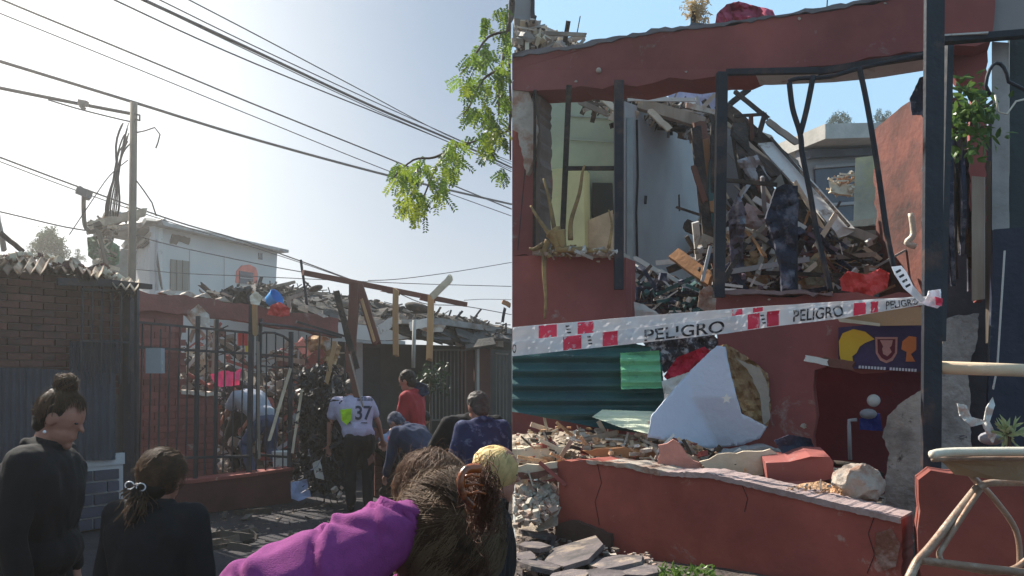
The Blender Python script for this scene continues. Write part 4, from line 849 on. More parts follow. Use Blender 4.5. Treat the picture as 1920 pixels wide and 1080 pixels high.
# ---- front of the destroyed house
fh = empty('destroyed_house_front', Rf.at(1300, TZ), 'red painted front of the destroyed house with its heavy lintel', 'house front')
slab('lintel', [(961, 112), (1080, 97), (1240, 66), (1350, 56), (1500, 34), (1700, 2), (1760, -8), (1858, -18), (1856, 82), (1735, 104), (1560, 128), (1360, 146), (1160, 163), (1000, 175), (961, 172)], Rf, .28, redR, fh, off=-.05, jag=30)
slab('lintel_top_crust', [(961, 106), (1080, 90), (1240, 60), (1350, 50), (1500, 28), (1700, -5), (1700, 2), (1500, 34), (1350, 56), (1240, 66), (1080, 97), (961, 112)], Rf, .30, M('lintel_cement', (.16, .15, .16)), fh, off=-.06, jag=12)
slab('fascia_panel', [(1860, -25), (1990, -45), (1990, 58), (1860, 66)], Rf, .1, greyW, fh, off=-.02)
slab('side_pier', [(961, 170), (1001, 172), (1006, 300), (1002, 480), (961, 480)], Rf, .24, redR, fh, off=.03, jag=20)
slab('wall_body', [(961, 480), (1010, 477), (1100, 480), (1172, 482), (1172, 812), (1172, 905), (961, 905)], Rf, .22, redR, fh, off=.02)
slab('red_wall_right', [(1340, 552), (1400, 546), (1560, 548), (1728, 552), (1728, 690), (1526, 694), (1524, 975), (1340, 968)], Rf, .22, redR, fh, off=.06, jag=40)
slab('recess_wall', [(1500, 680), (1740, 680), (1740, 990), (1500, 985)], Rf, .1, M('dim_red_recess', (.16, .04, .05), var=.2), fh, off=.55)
slab('right_pier', [(1785, 72), (1856, 70), (1856, 150), (1848, 560), (1836, 560), (1822, 300), (1826, 150), (1800, 130), (1785, 105)], Rf, .2, redR, fh, off=.1, jag=14)
slab('sill', [(1005, 466), (1060, 474), (1160, 470), (1165, 484), (1100, 482), (1004, 480)], Rf, .3, plast, fh, off=-.05, jag=7)
slab('sill_right', [(1345, 543), (1450, 545), (1560, 548), (1560, 555), (1450, 552), (1345, 551)], Rf, .3, M('sill_dim', (.24, .17, .17)), fh, off=-.02, jag=12)
slab('broken_plaster', [(963, 152), (985, 155), (1000, 190), (1010, 240), (1004, 300), (990, 330), (975, 260), (966, 215)], Rf, .05, plast, fh, off=-.03, jag=7)
slab('broken_plaster', [(1004, 175), (1013, 180), (1013, 475), (1003, 478), (1000, 420), (1006, 300)], Rf, .2, M('plaster_dark', (.16, .12, .10), var=.4), fh, off=.0, jag=8)
m = MB(); m.sph(Rf(1128, 138, -.06), .018, 10, 7); m.build('bolt', plast, fh, smooth=True)
m = MB(); m.bar(Rf(1000, 160, -.01), Rf(972, 470, -.01), .006); m.build('cable', wireM, fh)
def rpost(name, a, b, w, lab, mat=steelR, off=-.08, cat='post'):
    m = MB(); m.bar(Rf(a[0], a[1], off), Rf(b[0], b[1], off), w, w*.8); return m.build(name, mat, label=lab, cat=cat)
rpost('steel_post', (1167, 160), (1167, 545), .058, 'dark steel post at the right side of the broken window')
rpost('steel_post', (1358, 145), (1352, 560), .062, 'dark steel post in the middle of the right house opening')
rpost('steel_bar', (1075, 168), (1062, 462), .036, 'thin dark upright in the broken window', char)
rpost('steel_bar', (1066, 321), (1162, 321), .025, 'horizontal bar across the broken window', char, cat='bar')
rpost('steel_bar', (1362, 343), (1460, 352), .022, 'thin horizontal bar right of the middle post', char, cat='bar')
rpost('steel_bar', (1012, 176), (1010, 470), .02, 'thin dark frame at the left side of the broken window', char, cat='bar')
rpost('steel_rail', (1366, 144), (1540, 141), .034, 'dark rail hanging under the lintel, left length', steelR, cat='rail')
rpost('steel_rail', (1536, 143), (1740, 112), .036, 'dark rail hanging under the lintel, right length rising to the big post', steelR, cat='rail')
slab('light_strip', [(1400, 139), (1560, 128), (1640, 119), (1738, 104), (1738, 109), (1640, 125), (1560, 133), (1440, 139)], Rf, .2, offW, off=.0, label='pale strip painted as the sunlit edge along the underside of the lintel', cat='painted light strip')  # off-white strip stands for the sunlit lower edge of the lintel
m = MB()
for pts, w in (([(1484, 168), (1490, 215), (1504, 262), (1508, 300), (1522, 370), (1534, 440), (1548, 500), (1560, 550)], .030), ([(1528, 155), (1516, 215), (1504, 262)], .030), ([(1612, 140), (1622, 185), (1633, 245), (1648, 340), (1662, 440), (1676, 510)], .030), ([(1482, 166), (1500, 160), (1556, 157), (1620, 140), (1736, 116)], .022)):
    n = smoothpath([Rf(x, y, -.12) for x, y in pts], 4); mm_ = MB(); mm_.tube(n, w*.55, 6)
    mm_.build('bent_bar', steelR, smooth=True, label={1484: 'long bent bar dangling from the left rail down to the red cloth', 1528: 'short slanting bar forming a V with the long bent bar', 1612: 'bent bar dangling below the right rail to the tape end', 1482: 'twisted bar sloping up along the right rail'}[pts[0][0]], cat='bar')
BP = 3.6
m = MB(); m.bar(P(1752, -30, BP), P(1744, 1045, BP), .082, .025); m.build('steel_post', steelR, label='big dark steel post that the barrier tape is tied to', cat='post')
m = MB(); m.bar(P(1780, 80, 3.9), P(1765, 640, 3.9), .03, .03); m.build('steel_bar', steel, label='thin upright just behind the big dark post', cat='bar')
rp = MB(); rp.bar(P(1768, 76, 3.8), P(1990, 58, 3.7), .03, .05); rp.build('steel_rail', steelR, label='long dark rail running right from the big post under the grey fascia', cat='rail')
rp = MB(); rp.bar(P(1768, 70, 3.8), P(1850, 65, 3.75), .008, .055); rp.build('light_strip', offW, label='thin pale strip lying on the dark rail right of the big post', cat='strip')
def chip(L, px, py, s, par, mat, off):
    q = [(px+s*math.cos(a)*R.uniform(.4, 1.3)*1.4, py+s*math.sin(a)*R.uniform(.4, 1.2)) for a in [i*math.pi/4.5 for i in range(9)]]
    slab('paint_chip', q, L, .004, mat, par, off=off)
for px, py, s in ((1085, 158, 2.5), (1290, 140, 2), (1500, 42, 3), (1660, 14, 2.5)): chip(Rf, px, py, s, fh, plast, -.056)
for px, py, s in ((1120, 490, 3),): chip(Rf, px, py, s, fh, plast, .014)
for px, py, s in ((1440, 560, 2.5), (1505, 800, 5)): chip(Rf, px, py, s, fh, plast, .054)
# ---- interior walls
iw = empty('interior_wall', P(1090, 900, 7.5), 'pale green interior wall behind the broken window', 'wall')
Lg = Line(1000, 7.7, 1185, 7.4)
slab('wall_body', [(985, 165), (1190, 185), (1190, 840), (985, 840)], Lg, .1, greenW, iw)
slab('yellow_cabinet', [(1014, 336), (1110, 330), (1112, 472), (1014, 480)], Lg, .25, yellowW, off=-.35, label='yellow-green cabinet seen through the broken window', cat='cabinet')
slab('dark_window', [(1113, 345), (1150, 346), (1152, 402), (1113, 417)], Lg, .03, glass, off=-.06, label='dark window pane right of the yellow cabinet', cat='window')
slab('leaning_panel', [(1112, 420), (1156, 402), (1158, 478), (1112, 478)], Lg, .03, woodP, off=-.2, label='pale slanting panel below the dark window pane', cat='panel')
for y in (218, 262): m = MB(); m.bar(Lg(1070, y, -.01), Lg(1165, y+6, -.01), .012, .012); m.build('board_joint', M('green_joint', (.28, .32, .29)), iw)
gw = empty('interior_wall', P(1250, 900, 8), 'large plain grey interior wall between the window post and the timber heap', 'wall')
Lh = Line(1176, 6.5, 1345, 8.6)
slab('wall_body', [(1172, 190), (1240, 215), (1345, 215), (1345, 600), (1172, 620)], Lh, .08, greyW, gw)
m = MB(); m.tube([Lh(1192, 225, -.01), Lh(1194, 330, -.01), Lh(1191, 400, -.01), Lh(1193, 482, -.01)], .009, 5); m.build('crack', dark, gw)
m = MB(); m.bar(Lh(1209, 368, -.01), Lh(1208, 382, -.01), .02, .02); m.build('socket', dark, gw)
m = MB(); m.bar(Lh(1176, 222, -.02), Lh(1176, 600, -.02), .05, .03); m.build('edge_strip', M('edge_strip_teal', (.30, .36, .37)), gw)
slab('grey_box', [(1283, 440), (1316, 438), (1318, 478), (1284, 480)], Lh, .3, M('box_dim', (.17, .15, .15)), off=-.5, label='dull brown box standing against the grey interior wall', cat='box')
# dried vine on the sill
vn = empty('dry_vine', Rf(1045, 470, -.1), 'dried climbing stump with bare stems on the window sill', 'plant')
for pts, r0 in (([(1052, 462), (1040, 440), (1022, 415), (1008, 392)], .02), ([(1054, 450), (1048, 410), (1040, 370), (1032, 342)], .018), ([(1082, 455), (1083, 420), (1098, 370), (1104, 330), (1108, 318)], .018), ([(1050, 440), (1056, 450), (1058, 470)], .06), ([(1060, 440), (1064, 455), (1070, 472)], .05), ([(1040, 455), (1034, 475), (1033, 520), (1036, 560), (1034, 600)], .022), ([(1056, 472), (1100, 474), (1150, 476)], .025), ([(1152, 470), (1158, 430), (1152, 400)], .012), ([(1034, 462), (1015, 472), (1006, 470)], .02)):
    m = MB(); m.tube(smoothpath([Rf(x, y, -.12) for x, y in pts], 4), r0, 7, r0*.35); m.build('stem', dryv, vn, smooth=True)
rubble('sill_debris', [(1010, 470), (1060, 460), (1160, 468), (1160, 476), (1010, 480)], lambda x, y: Rf.D(x)-.1, 90, .008, .025, [plast, dryv, offW], 'crumbs of plaster and stem on the broken window sill', spread=.1)
# ---- roof wreck behind the lintel
rubble('roof_rubble', [(962, 36), (990, 42), (1040, 70), (1100, 92), (1080, 100), (964, 108)], lambda x, y: 6.6, 260, .02, .07, [woodG, roofM, woodP, plast, char], 'heap of splintered roofing above the left end of the lintel', sticks=.5, slen=7, spread=.6)
rubble('roof_rubble', [(1080, 168), (1160, 172), (1240, 185), (1330, 200), (1350, 240), (1310, 262), (1250, 240), (1170, 225), (1120, 205)], lambda x, y: 7.0, 420, .015, .06, [woodG, roofM, offW, plast, char, roofD, char], 'band of broken roofing hanging over the grey interior wall', sticks=.5, slen=7, spread=.6)
for a, b, w, mt, lb in (
    ((1020, 62, 6.3), (1098, 66, 6.3), .03, woodG, 'long grey splinter jutting right above the left end of the lintel'),
    ((1004, 30, 6.3), (1000, 44, 6.3), .02, char, 'tiny dark splinter beside the grey post above the lintel'),
    ((1082, 62, 6.3), (1088, 30, 6.3), .008, char, 'thin wire rod standing above the left part of the lintel'),
    ((980, -20, 6.4), (982, 46, 6.4), .16, greyW, 'grey upright slab at the top left of the right view'),
    ((998, -20, 6.35), (1000, 46, 6.35), .03, steelR, 'dark edge post beside the grey upright slab'),
    ((1553, -20, 6.0), (1549, 30, 6.0), .008, char, 'thin antenna rod standing on the lintel'),
    ((1218, 208, 6.5), (1256, 244, 6.4), .05, woodP, 'pale yellow lath hanging over the grey interior wall'),
    ((1120, 176, 6.4), (1155, 206, 6.3), .045, woodP, 'pale plank end under the lintel left of the window post'),
    ((1178, 186, 6.5), (1302, 187, 6.4), .03, offW, 'long thin white board under the lintel right of the window post'),
    ((1085, 190, 6.4), (1140, 215, 6.4), .04, woodG, 'grey lath slanting over the pale green wall')):
    stick('plank', a, b, w, w*.5, mt, lb, 'plank')
crumple('white_sheeting', [(1180, 166), (1240, 162), (1250, 182), (1215, 188), (1176, 186)], 6.6, .08, offW, step=5, label='bright white sheeting under the lintel right of the window post', cat='sheeting')
crumple('pale_tarp', [(1245, 163), (1355, 150), (1352, 205), (1320, 205), (1300, 188), (1255, 184)], 6.9, .06, M('lilac_tarp', (.45, .47, .62), trans=.3), step=8, label='pale lilac tarpaulin stretched under the lintel left of the middle post', cat='tarpaulin')
t_ = empty('dry_shrub', P(1300, 60, 5.6), 'dry tan shrub standing on the lintel', 'shrub'); m = MB()
for _ in range(16): leafball(m, P(R.uniform(1283, 1318), R.uniform(-6, 34), 5.6), .06, 45, .035, .005)
m.build('foliage', haybale, t_); m = MB(); m.tube([P(1300, 66, 5.6), P(1300, 10, 5.6)], .02, 6); m.build('stem', bark, t_)
crumple('dark_bundle', [(1284, 60), (1296, 42), (1320, 44), (1345, 58)], 5.55, .05, M('bundle_dim', (.12, .13, .15)), step=4, label='dark low bundle at the foot of the dry shrub on the lintel', cat='bundle')
crumple('maroon_blanket', [(1340, 58), (1344, 26), (1362, 8), (1385, 2), (1420, 12), (1448, 18), (1460, 42), (1452, 56), (1400, 62)], 5.5, .14, maroon, step=5, freq=9, label='crumpled maroon blanket lying on top of the lintel', cat='blanket')
# ---- timber heap in the middle
rubble('timber_rubble', [(1300, 480), (1330, 440), (1372, 400), (1440, 395), (1500, 400), (1560, 440), (1600, 475), (1660, 480), (1660, 548), (1345, 548), (1300, 500)], lambda x, y: 6.3-(y-350)*.003, 520, .012, .075, [char, woodG, char, M('plum_scrap', (.13, .09, .11)), offW, char, woodP, woodR, navyC, tan, greyW], 'dense heap of splintered timber and scraps inside the right house', sticks=.72, slen=9, spread=.8)
crumple('debris_mound', [(1340, 440), (1380, 390), (1440, 380), (1500, 400), (1580, 450), (1665, 470), (1665, 600), (1330, 600)], lambda x, y: 7.0-(y-350)*.003, .3, M('dark_debris', (.09, .07, .07), var=.4), step=9, freq=3, kind='structure')
for (a, b, w, mt, lb) in (
    ((1432, 262, 6.6), (1584, 432, 5.8), .13, offW, 'long white board sloping down across the timber heap'),
    ((1445, 258, 6.55), (1592, 424, 5.75), .02, char, 'thin dark batten along the upper edge of the long white board'),
    ((1375, 262, 6.8), (1440, 330, 6.5), .22, greyW, 'broad grey sheet behind the middle post'),
    ((1370, 230, 6.9), (1440, 265, 6.7), .10, woodP, 'pale broken board right of the top of the middle post'),
    ((1372, 250, 6.5), (1450, 330, 6.3), .04, char, 'charred rafter under the grey sheet'),
    ((1378, 172, 6.6), (1440, 222, 6.5), .035, char, 'charred lath near the sky right of the middle post'),
    ((1375, 218, 6.6), (1438, 214, 6.6), .025, char, 'short level charred lath near the sky'),
    ((1408, 212, 6.6), (1410, 262, 6.6), .035, woodR, 'short upright lath near the sky right of the middle post'),
    ((1434, 212, 6.5), (1422, 256, 6.5), .04, char, 'second short upright charred lath near the sky'),
    ((1440, 228, 6.5), (1496, 270, 6.4), .05, woodG, 'weathered rafter running down towards the dangling bars'),
    ((1390, 300, 6.3), (1440, 420, 6.0), .07, char, 'thick charred rafter leaning in the heap behind the thin bar'),
    ((1404, 290, 6.3), (1470, 400, 6.0), .06, char, 'second charred rafter leaning in the heap'),
    ((1420, 340, 6.1), (1460, 420, 6.0), .05, woodR, 'red-brown lath leaning in the heap left of the hanging cloth'),
    ((1305, 240, 6.2), (1330, 480, 5.9), .075, char, 'long charred stud leaning left of the middle post'),
    ((1322, 262, 6.2), (1334, 400, 6.0), .05, woodO, 'split orange timber between the charred studs'),
    ((1300, 312, 6.1), (1322, 380, 6.0), .04, woodR, 'short red-brown stud leaning on the charred stud'),
    ((1340, 240, 6.15), (1338, 420, 6.0), .06, char, 'charred stud right behind the middle post'),
    ((1334, 300, 6.1), (1328, 520, 5.9), .04, M('teal_strip', (.05, .12, .12)), 'dark teal strip hanging left of the middle post'),
    ((1268, 388, 6.2), (1322, 406, 6.1), .018, char, 'charred twig poking left across the grey wall'),
    ((1273, 365, 6.2), (1274, 396, 6.2), .012, char, 'small upright twig at the tip of the charred twig'),
    ((1262, 476, 5.75), (1332, 524, 5.5), .09, woodO, 'bright orange timber leaning in the doorway'),
    ((1190, 483, 5.8), (1240, 512, 5.7), .03, offW, 'white lath lying at the left of the doorway'),
    ((1238, 508, 5.7), (1280, 533, 5.6), .028, offW, 'second white lath end to end with the first in the doorway'),
    ((1180, 492, 5.8), (1205, 505, 5.7), .02, offW, 'short white lath under the other two in the doorway'),
    ((1232, 552, 5.6), (1300, 520, 5.5), .025, M('teal_strip', (.05, .12, .12)), 'dark teal rod crossing the white laths in the doorway'),
    ((1178, 514, 5.3), (1178, 590, 5.3), .04, wood, 'raw timber stud against the red wall under the window post'),
    ((1415, 500, 5.7), (1418, 545, 5.7), .05, woodP, 'pale upright plank end on the red sill'),
    ((1432, 490, 5.7), (1450, 520, 5.7), .05, woodO, 'orange block in the heap left of the hanging cloth'),
    ((1380, 420, 6.0), (1440, 436, 6.0), .045, woodP, 'pale splintered board across the heap'),
    ((1560, 474, 5.9), (1590, 450, 5.9), .05, offW, 'white scrap on the brown mound right of the dangling bar'),
    ((1545, 470, 5.8), (1560, 466, 5.8), .05, offW, 'small white scrap left of the brown mound'),
    ((1550, 431, 5.9), (1660, 426, 5.9), .03, char, 'level charred batten over the brown mound'),
    ((1620, 465, 5.7), (1650, 486, 5.7), .03, woodP, 'pale splinter lying on the brown mound'),
    ((1500, 520, 5.5), (1530, 495, 5.5), .03, woodP, 'pale bent lath right of the hanging cloth'),
    ((1350, 543, 5.15), (1440, 548, 5.1), .02, offW, 'thin white strip lying on the red sill')):
    stick('plank', a, b, w, w*.5 if w < .1 else .025, mt, lb, 'plank')
for (a, b, w, mt, lb) in (
    ((1352, 200, 6.8), (1470, 300, 6.5), .10, char, 'heavy charred roof beam sloping right from the top of the middle post'),
    ((1200, 196, 6.7), (1322, 232, 6.5), .09, woodG, 'heavy grey roof beam lying over the top of the grey interior wall'),
    ((1385, 240, 6.6), (1420, 470, 6.0), .11, char, 'tall thick charred stud standing in the heap right of the middle post'),
    ((1470, 300, 6.5), (1540, 500, 5.9), .09, char, 'thick charred rafter sliding down behind the hanging cloth'),
    ((1312, 230, 6.4), (1352, 470, 6.0), .09, woodR, 'broad red-brown rafter propped left of the middle post'),
    ((1284, 420, 6.2), (1392, 470, 5.9), .08, char, 'charred beam crossing the heap low behind the middle post'),
    ((1500, 400, 6.2), (1640, 452, 5.8), .07, woodG, 'grey rafter lying over the right flank of the heap'),
    ((1560, 500, 5.8), (1648, 462, 5.7), .06, char, 'charred beam end above the coral cloth'),
    ((1368, 196, 6.9), (1404, 168, 6.9), .05, char, 'small charred beam tip against the sky right of the middle post')):
    stick('timber', a, b, w, w*.7, mt, lb, 'timber')
for pl_, D, mt, lb in (([(1352, 225), (1420, 250), (1452, 300), (1446, 352), (1410, 420), (1350, 410)], 7.2, greyW, 'large grey wall sheet tilted behind the charred rafters'),
    ([(1448, 268), (1496, 300), (1512, 380), (1470, 392), (1446, 330)], 7.0, M('ochre_grey_sheet', (.33, .30, .25), var=.3), 'ochre-grey sheet behind the long white board'),
    ([(1300, 262), (1340, 250), (1350, 330), (1318, 352)], 6.9, plast, 'broken plaster slab behind the studs left of the middle post'),
    ([(1590, 440), (1640, 420), (1655, 470), (1618, 490)], 6.4, woodG, 'weathered board leaning at the terracotta wall foot')):
    slab('wall_sheet', pl_, Line(pl_[0][0]-3, D, pl_[0][0]+120, D-.25), .03, mt, jag=9, label=lb, cat='sheet')
for k in range(66):
    x = R.uniform(1362, 1560); y = R.uniform(360, 540); 
    if y < 240+(x-1360)*.9: y = 240+(x-1360)*.9+R.uniform(60, 150)
    a = R.uniform(.5, 2.6); l = R.uniform(16, 58); D = R.uniform(5.7, 6.3)
    stick('splinter', (x-l*math.cos(a), y-l*math.sin(a), D), (x+l*math.cos(a), y+l*math.sin(a), D+R.uniform(-.3, .3)), R.uniform(.008, .032), .02, R.choice([char, char, char, woodG, woodR, woodP, woodO, greyW]), 'splintered lath sticking out of the timber heap in the right house', 'lath', group='laths in the timber heap')
crumple('debris_sheet', [(1375, 420), (1400, 380), (1432, 398), (1440, 450), (1400, 470)], 5.75, .08, M('pinkish_board', (.30, .20, .18)), step=5, freq=8, label='pinkish torn board in the middle of the timber heap', cat='debris')
crumple('debris_sheet', [(1382, 300), (1420, 290), (1440, 330), (1408, 352)], 6.2, .08, greyW, step=5, freq=8, label='crumpled grey sheet lodged high in the timber heap', cat='debris')
crumple('debris_sheet', [(1500, 440), (1540, 430), (1556, 470), (1530, 500), (1505, 480)], 5.7, .08, M('plum_scrap', (.13, .09, .11)), step=5, freq=8, label='plum coloured cloth in the heap right of the hanging cloth', cat='debris')
crumple('debris_sheet', [(1505, 495), (1530, 482), (1548, 505), (1545, 535), (1512, 535)], 5.5, .08, M('olive_sack', (.24, .21, .14)), step=5, freq=8, label='olive sack at the foot of the heap beside the bent bar', cat='debris')
crumple('debris_sheet', [(1395, 485), (1432, 478), (1440, 530), (1402, 538)], 5.55, .08, tan, step=5, freq=8, label='brown cardboard slab low in the heap left of the hanging cloth', cat='debris')
crumple('debris_sheet', [(1450, 300), (1500, 310), (1530, 360), (1490, 350)], 6.4, .08, M('dark_debris', (.09, .07, .07)), step=5, freq=8, label='dark sheet hanging behind the long white board', cat='debris')
crumple('hanging_cloth', [(1448, 372), (1456, 352), (1472, 345), (1492, 350), (1498, 380), (1494, 440), (1490, 520), (1494, 560), (1468, 562), (1464, 500), (1448, 440), (1436, 410)], lambda x, y: 4.85, .07, navyC, step=5, freq=7, th=.03, label='charcoal cloth hanging over the stump of a post in the middle opening', cat='cloth')
m = MB(); m.bar(P(1482, 350, 4.93), P(1482, 640, 4.93), .07, .06); m.build('post_stump', steelR, label='dark post stump under the hanging charcoal cloth', cat='post')
crumple('torn_curtain', [(1366, 400), (1385, 360), (1400, 400), (1392, 470), (1400, 530), (1372, 540)], 5.5, .1, M('smoky_plastic', (.16, .14, .18), rough=.3, var=.5, trans=.2), step=5, freq=9, label='smoky torn plastic strips right of the middle post', cat='plastic')
crumple('brown_mound', [(1550, 455), (1590, 440), (1660, 445), (1668, 520), (1610, 550), (1560, 545), (1552, 500)], 6.0, .2, tan, step=6, label='brown mound of earth-coloured bedding beside the terracotta wall', cat='bedding')
crumple('coral_cloth', [(1576, 522), (1590, 508), (1625, 515), (1650, 503), (1668, 512), (1664, 540), (1625, 560), (1600, 548), (1578, 545)], lambda x, y: 4.75, .09, coral, step=4, freq=9, label='bright coral red cloth draped over the red wall', cat='cloth')
crumple('plastic_bag', [(1186, 565), (1205, 570), (1230, 584), (1243, 596), (1190, 600)], 5.35, .05, offW, step=4, label='white plastic bag at the foot of the doorway', cat='bag')
crumple('root_ball', [(1312, 545), (1330, 535), (1350, 548), (1350, 580), (1330, 590), (1308, 575)], 5.3, .08, plast, step=4, label='pale knotted debris lump at the right foot of the doorway', cat='debris')
crumple('dark_mattress', [(1180, 540), (1240, 520), (1300, 545), (1345, 560), (1340, 640), (1180, 640)], 5.8, .12, navyC, step=7, label='dark navy bedding filling the bottom of the doorway', cat='bedding')
rubble('doorway_rubble', [(1182, 500), (1260, 520), (1340, 530), (1345, 600), (1182, 600)], 5.65, 170, .01, .035, [char, navyC, woodG, offW, M('teal_strip', (.05, .12, .12))], 'small dark scraps strewn over the bedding in the doorway', sticks=.5, slen=6, spread=.3)
# ---- houses beyond
bh = empty('grey_rear_house', P(1570, 900, 11), 'low grey house beyond the timber heap', 'house')
Lq = Line(1500, 11, 1665, 11.5)
slab('wall', [(1505, 280), (1655, 280), (1655, 560), (1505, 560)], Lq, .15, greyW, bh)
slab('roof', [(1500, 252), (1650, 248), (1655, 274), (1500, 279)], Lq, 2.5, M('pale_roof', (.5, .48, .44)), bh, off=-.5)
slab('beam', [(1508, 286), (1655, 280), (1655, 292), (1508, 300)], Lq, .1, M('beam_dark', (.10, .11, .13)), bh, off=-.12)
slab('window', [(1524, 318), (1606, 310), (1606, 380), (1530, 384)], Lq, .03, glass, bh, off=-.04)
slab('window', [(1540, 392), (1602, 386), (1602, 432), (1548, 436)], Lq, .03, glass, bh, off=-.04)
for y in (314, 386): m = MB(); m.bar(Lq(1522, y+2, -.07), Lq(1608, y-4, -.07), .04, .04); m.build('window_rail', greyW, bh)
stick('broken_beam', (1556, 352, 10.2), (1600, 360, 10.2), .13, .08, woodP, 'bright broken beam in front of the dark rear windows', 'beam')
rubble('splinters', [(1565, 330), (1600, 322), (1605, 350), (1590, 368), (1560, 362)], 10.2, 60, .02, .05, [woodO, woodP], 'yellow splinters bristling on the broken beam', sticks=.8, slen=5)
slab('translucent_panel', [(1604, 296), (1636, 292), (1650, 400), (1640, 430), (1600, 425)], Line(1600, 8.5, 1655, 8.3), .03, M('yellowish_panel', (.50, .52, .45), col2=(.6, .6, .35), trans=.3), label='yellowish translucent panel beside the rear windows', cat='panel')
slab('plaster_rubble_block', [(1590, 415), (1640, 408), (1640, 428), (1592, 430)], Line(1590, 7.5, 1645, 7.4), .3, woodP, jag=6, label='pale broken block below the translucent panel', cat='block')
bush(1575, 250, 40, 50, 46, 'round dark tree on the skyline seen through the right opening', n=70, cone=.1)
bush(1655, 235, 38, 50, 34, 'faint low tree on the skyline beside the terracotta wall', n=30)
slab('terracotta_wall', [(1637, 246), (1660, 226), (1690, 200), (1712, 186), (1745, 180), (1745, 640), (1648, 640)], Line(1630, 5.9, 1750, 5.2), .25, terra, jag=12, label='tall terracotta wall with a broken sunlit edge', cat='wall')
crumple('torn_dark_cloth', [(1706, 185), (1725, 145), (1742, 140), (1745, 240), (1728, 215), (1710, 215)], 4.6, .06, navyC, step=5, label='dark torn cloth snagged left of the big post', cat='cloth')
m = MB(); m.tube(smoothpath([P(1708, 400, 5.1), P(1712, 440, 5.1), P(1700, 455, 5.1), P(1716, 462, 5.1)], 4), .02, 6); m.build('white_fitting', cream, label='pale hook shaped fitting on the terracotta wall', cat='fitting', smooth=True)
# ---- right side: planks, cloth strips, plant, dark gate
for i, (x0, x1, y0, y1, mt, lb) in enumerate(((1822, 1846, 330, 560, woodG, 'weathered upright plank left of the pale column'), (1860, 1892, 78, 860, M('pale_column', (.42, .42, .42), col2=(.30, .29, .28)), 'tall pale grey column near the right edge'), (1848, 1858, 300, 640, woodG, 'narrow weathered plank between the plank and the column'))):
    slab('column' if i == 1 else 'plank', [(x0, y0), (x1, y0+2), (x1, y1), (x0, y1+4)], Line(x0-5, 4.35+.05*i, x1+5, 4.3+.05*i), .03, mt, jag=0, label=lb, cat='column' if i == 1 else 'plank')
slab('dark_gate', [(1893, 60), (1990, 60), (1990, 900), (1893, 880)], Line(1880, 4.5, 1990, 4.4), .05, M('dark_green_gate', (.035, .055, .06), rough=.5), label='dark metal gate filling the right picture edge', cat='gate')
slab('navy_door', [(1864, 430), (1990, 420), (1990, 850), (1850, 850)], Line(1840, 4.1, 1990, 4.0), .04, M('navy_door_paint', (.022, .028, .05), rough=.5, col3=(.2, .2, .2), s3=4, t3=.66), label='navy sheet door leaning at the right edge', cat='door')
m = MB(); m.tube([P(1884, 470, 3.98), P(1870, 690, 3.98), P(1862, 730, 3.98)], .005, 5); m.build('wire', offW, label='thin pale wire hanging over the navy sheet door', cat='wire')
for k in range(13):
    x = 1772+k*5.2; y1 = R.uniform(470, 590); pts = smoothpath([P(x+R.uniform(-3, 3), 270+R.uniform(-20, 30), 4.5), P(x+R.uniform(-5, 5), 380, 4.5+R.uniform(-.1, .1)), P(x+R.uniform(-6, 6), y1, 4.5)], 4)
    m = MB(); m.tube(pts, R.uniform(.008, .02), 5); m.build('cloth_strip', R.choice([navyC, char, M('purple_dim_cloth', (.11, .07, .11)), char]), smooth=False, label='dark torn strip hanging behind the leafy plant', cat='strip', group='torn strips behind the leafy plant')
slab('dark_back_panel', [(1735, 250), (1850, 240), (1900, 150), (1990, 150), (1990, 1000), (1735, 1000)], Line(1730, 5.0, 1860, 4.9), .05, M('dim_wall', (.07, .06, .07), var=.4), jag=20, label='dim charred wall behind the hanging strips', cat='wall')
slab('concrete_wall', [(1768, 600), (1790, 592), (1836, 588), (1832, 640), (1816, 690), (1825, 890), (1740, 900), (1764, 700)], Line(1740, 4.15, 1850, 4.05), .2, conc, jag=8, label='rough grey broken concrete wall right of the big post', cat='wall')
for x, y in ((1806, 612), (1779, 711), (1790, 650)): m = MB(); m.tube([P(x, y, 4.08), P(x, y, 4.0)], .012, 8); 
pl = empty('leafy_plant', P(1800, 300, 4.1), 'leafy plant growing out right of the big post', 'plant'); m = MB()
def leaf(m, p, a, l, w):
    s = a.cross(Vector((R.gauss(0, 1), R.gauss(0, 1), R.gauss(0, 1)))).normalized(); nn = a.cross(s)*l*.12
    m.add([p, p+a*l*.3+s*w, p+a*l*.7+s*w*.8, p+a*l, p+a*l*.7-s*w*.8, p+a*l*.3-s*w, p+a*l*.5+nn], [(0, 1, 6), (1, 2, 6), (2, 3, 6), (3, 4, 6), (4, 5, 6), (5, 0, 6)])
c = 0
while c < 300:
    x = R.gauss(1810, 32); y = R.gauss(215, 38)
    if noise.noise(Vector((x*.05, y*.05, 2))) < -.15 or not (1745 < x < 1895 and 135 < y < 300): continue
    c += 1; leaf(m, P(x, y, 4.1+R.uniform(-.15, .15)), Vector((R.gauss(0, 1), R.gauss(-.3, .6), R.gauss(-.4, .8))).normalized(), R.uniform(.04, .085), R.uniform(.009, .017))
m.build('foliage', leafG, pl)
for pts in ([(1800, 300), (1805, 240), (1798, 160)], [(1802, 270), (1830, 220), (1860, 190)], [(1802, 260), (1775, 220), (1765, 180)]): m = MB(); m.tube(smoothpath([P(x, y, 4.1) for x, y in pts], 4), .008, 5); m.build('stem', bark, pl)
pipe('cable_loop', [tuple((1870+22*math.cos(a)*(1 if a < 3 else .6), 170-52*math.sin(a), 4.0)) for a in [3.3-.33*i for i in range(10)]]+[(1925, 170, 4.0)], .009, wireM, label='dark cable looping over the pale column', cat='cable')
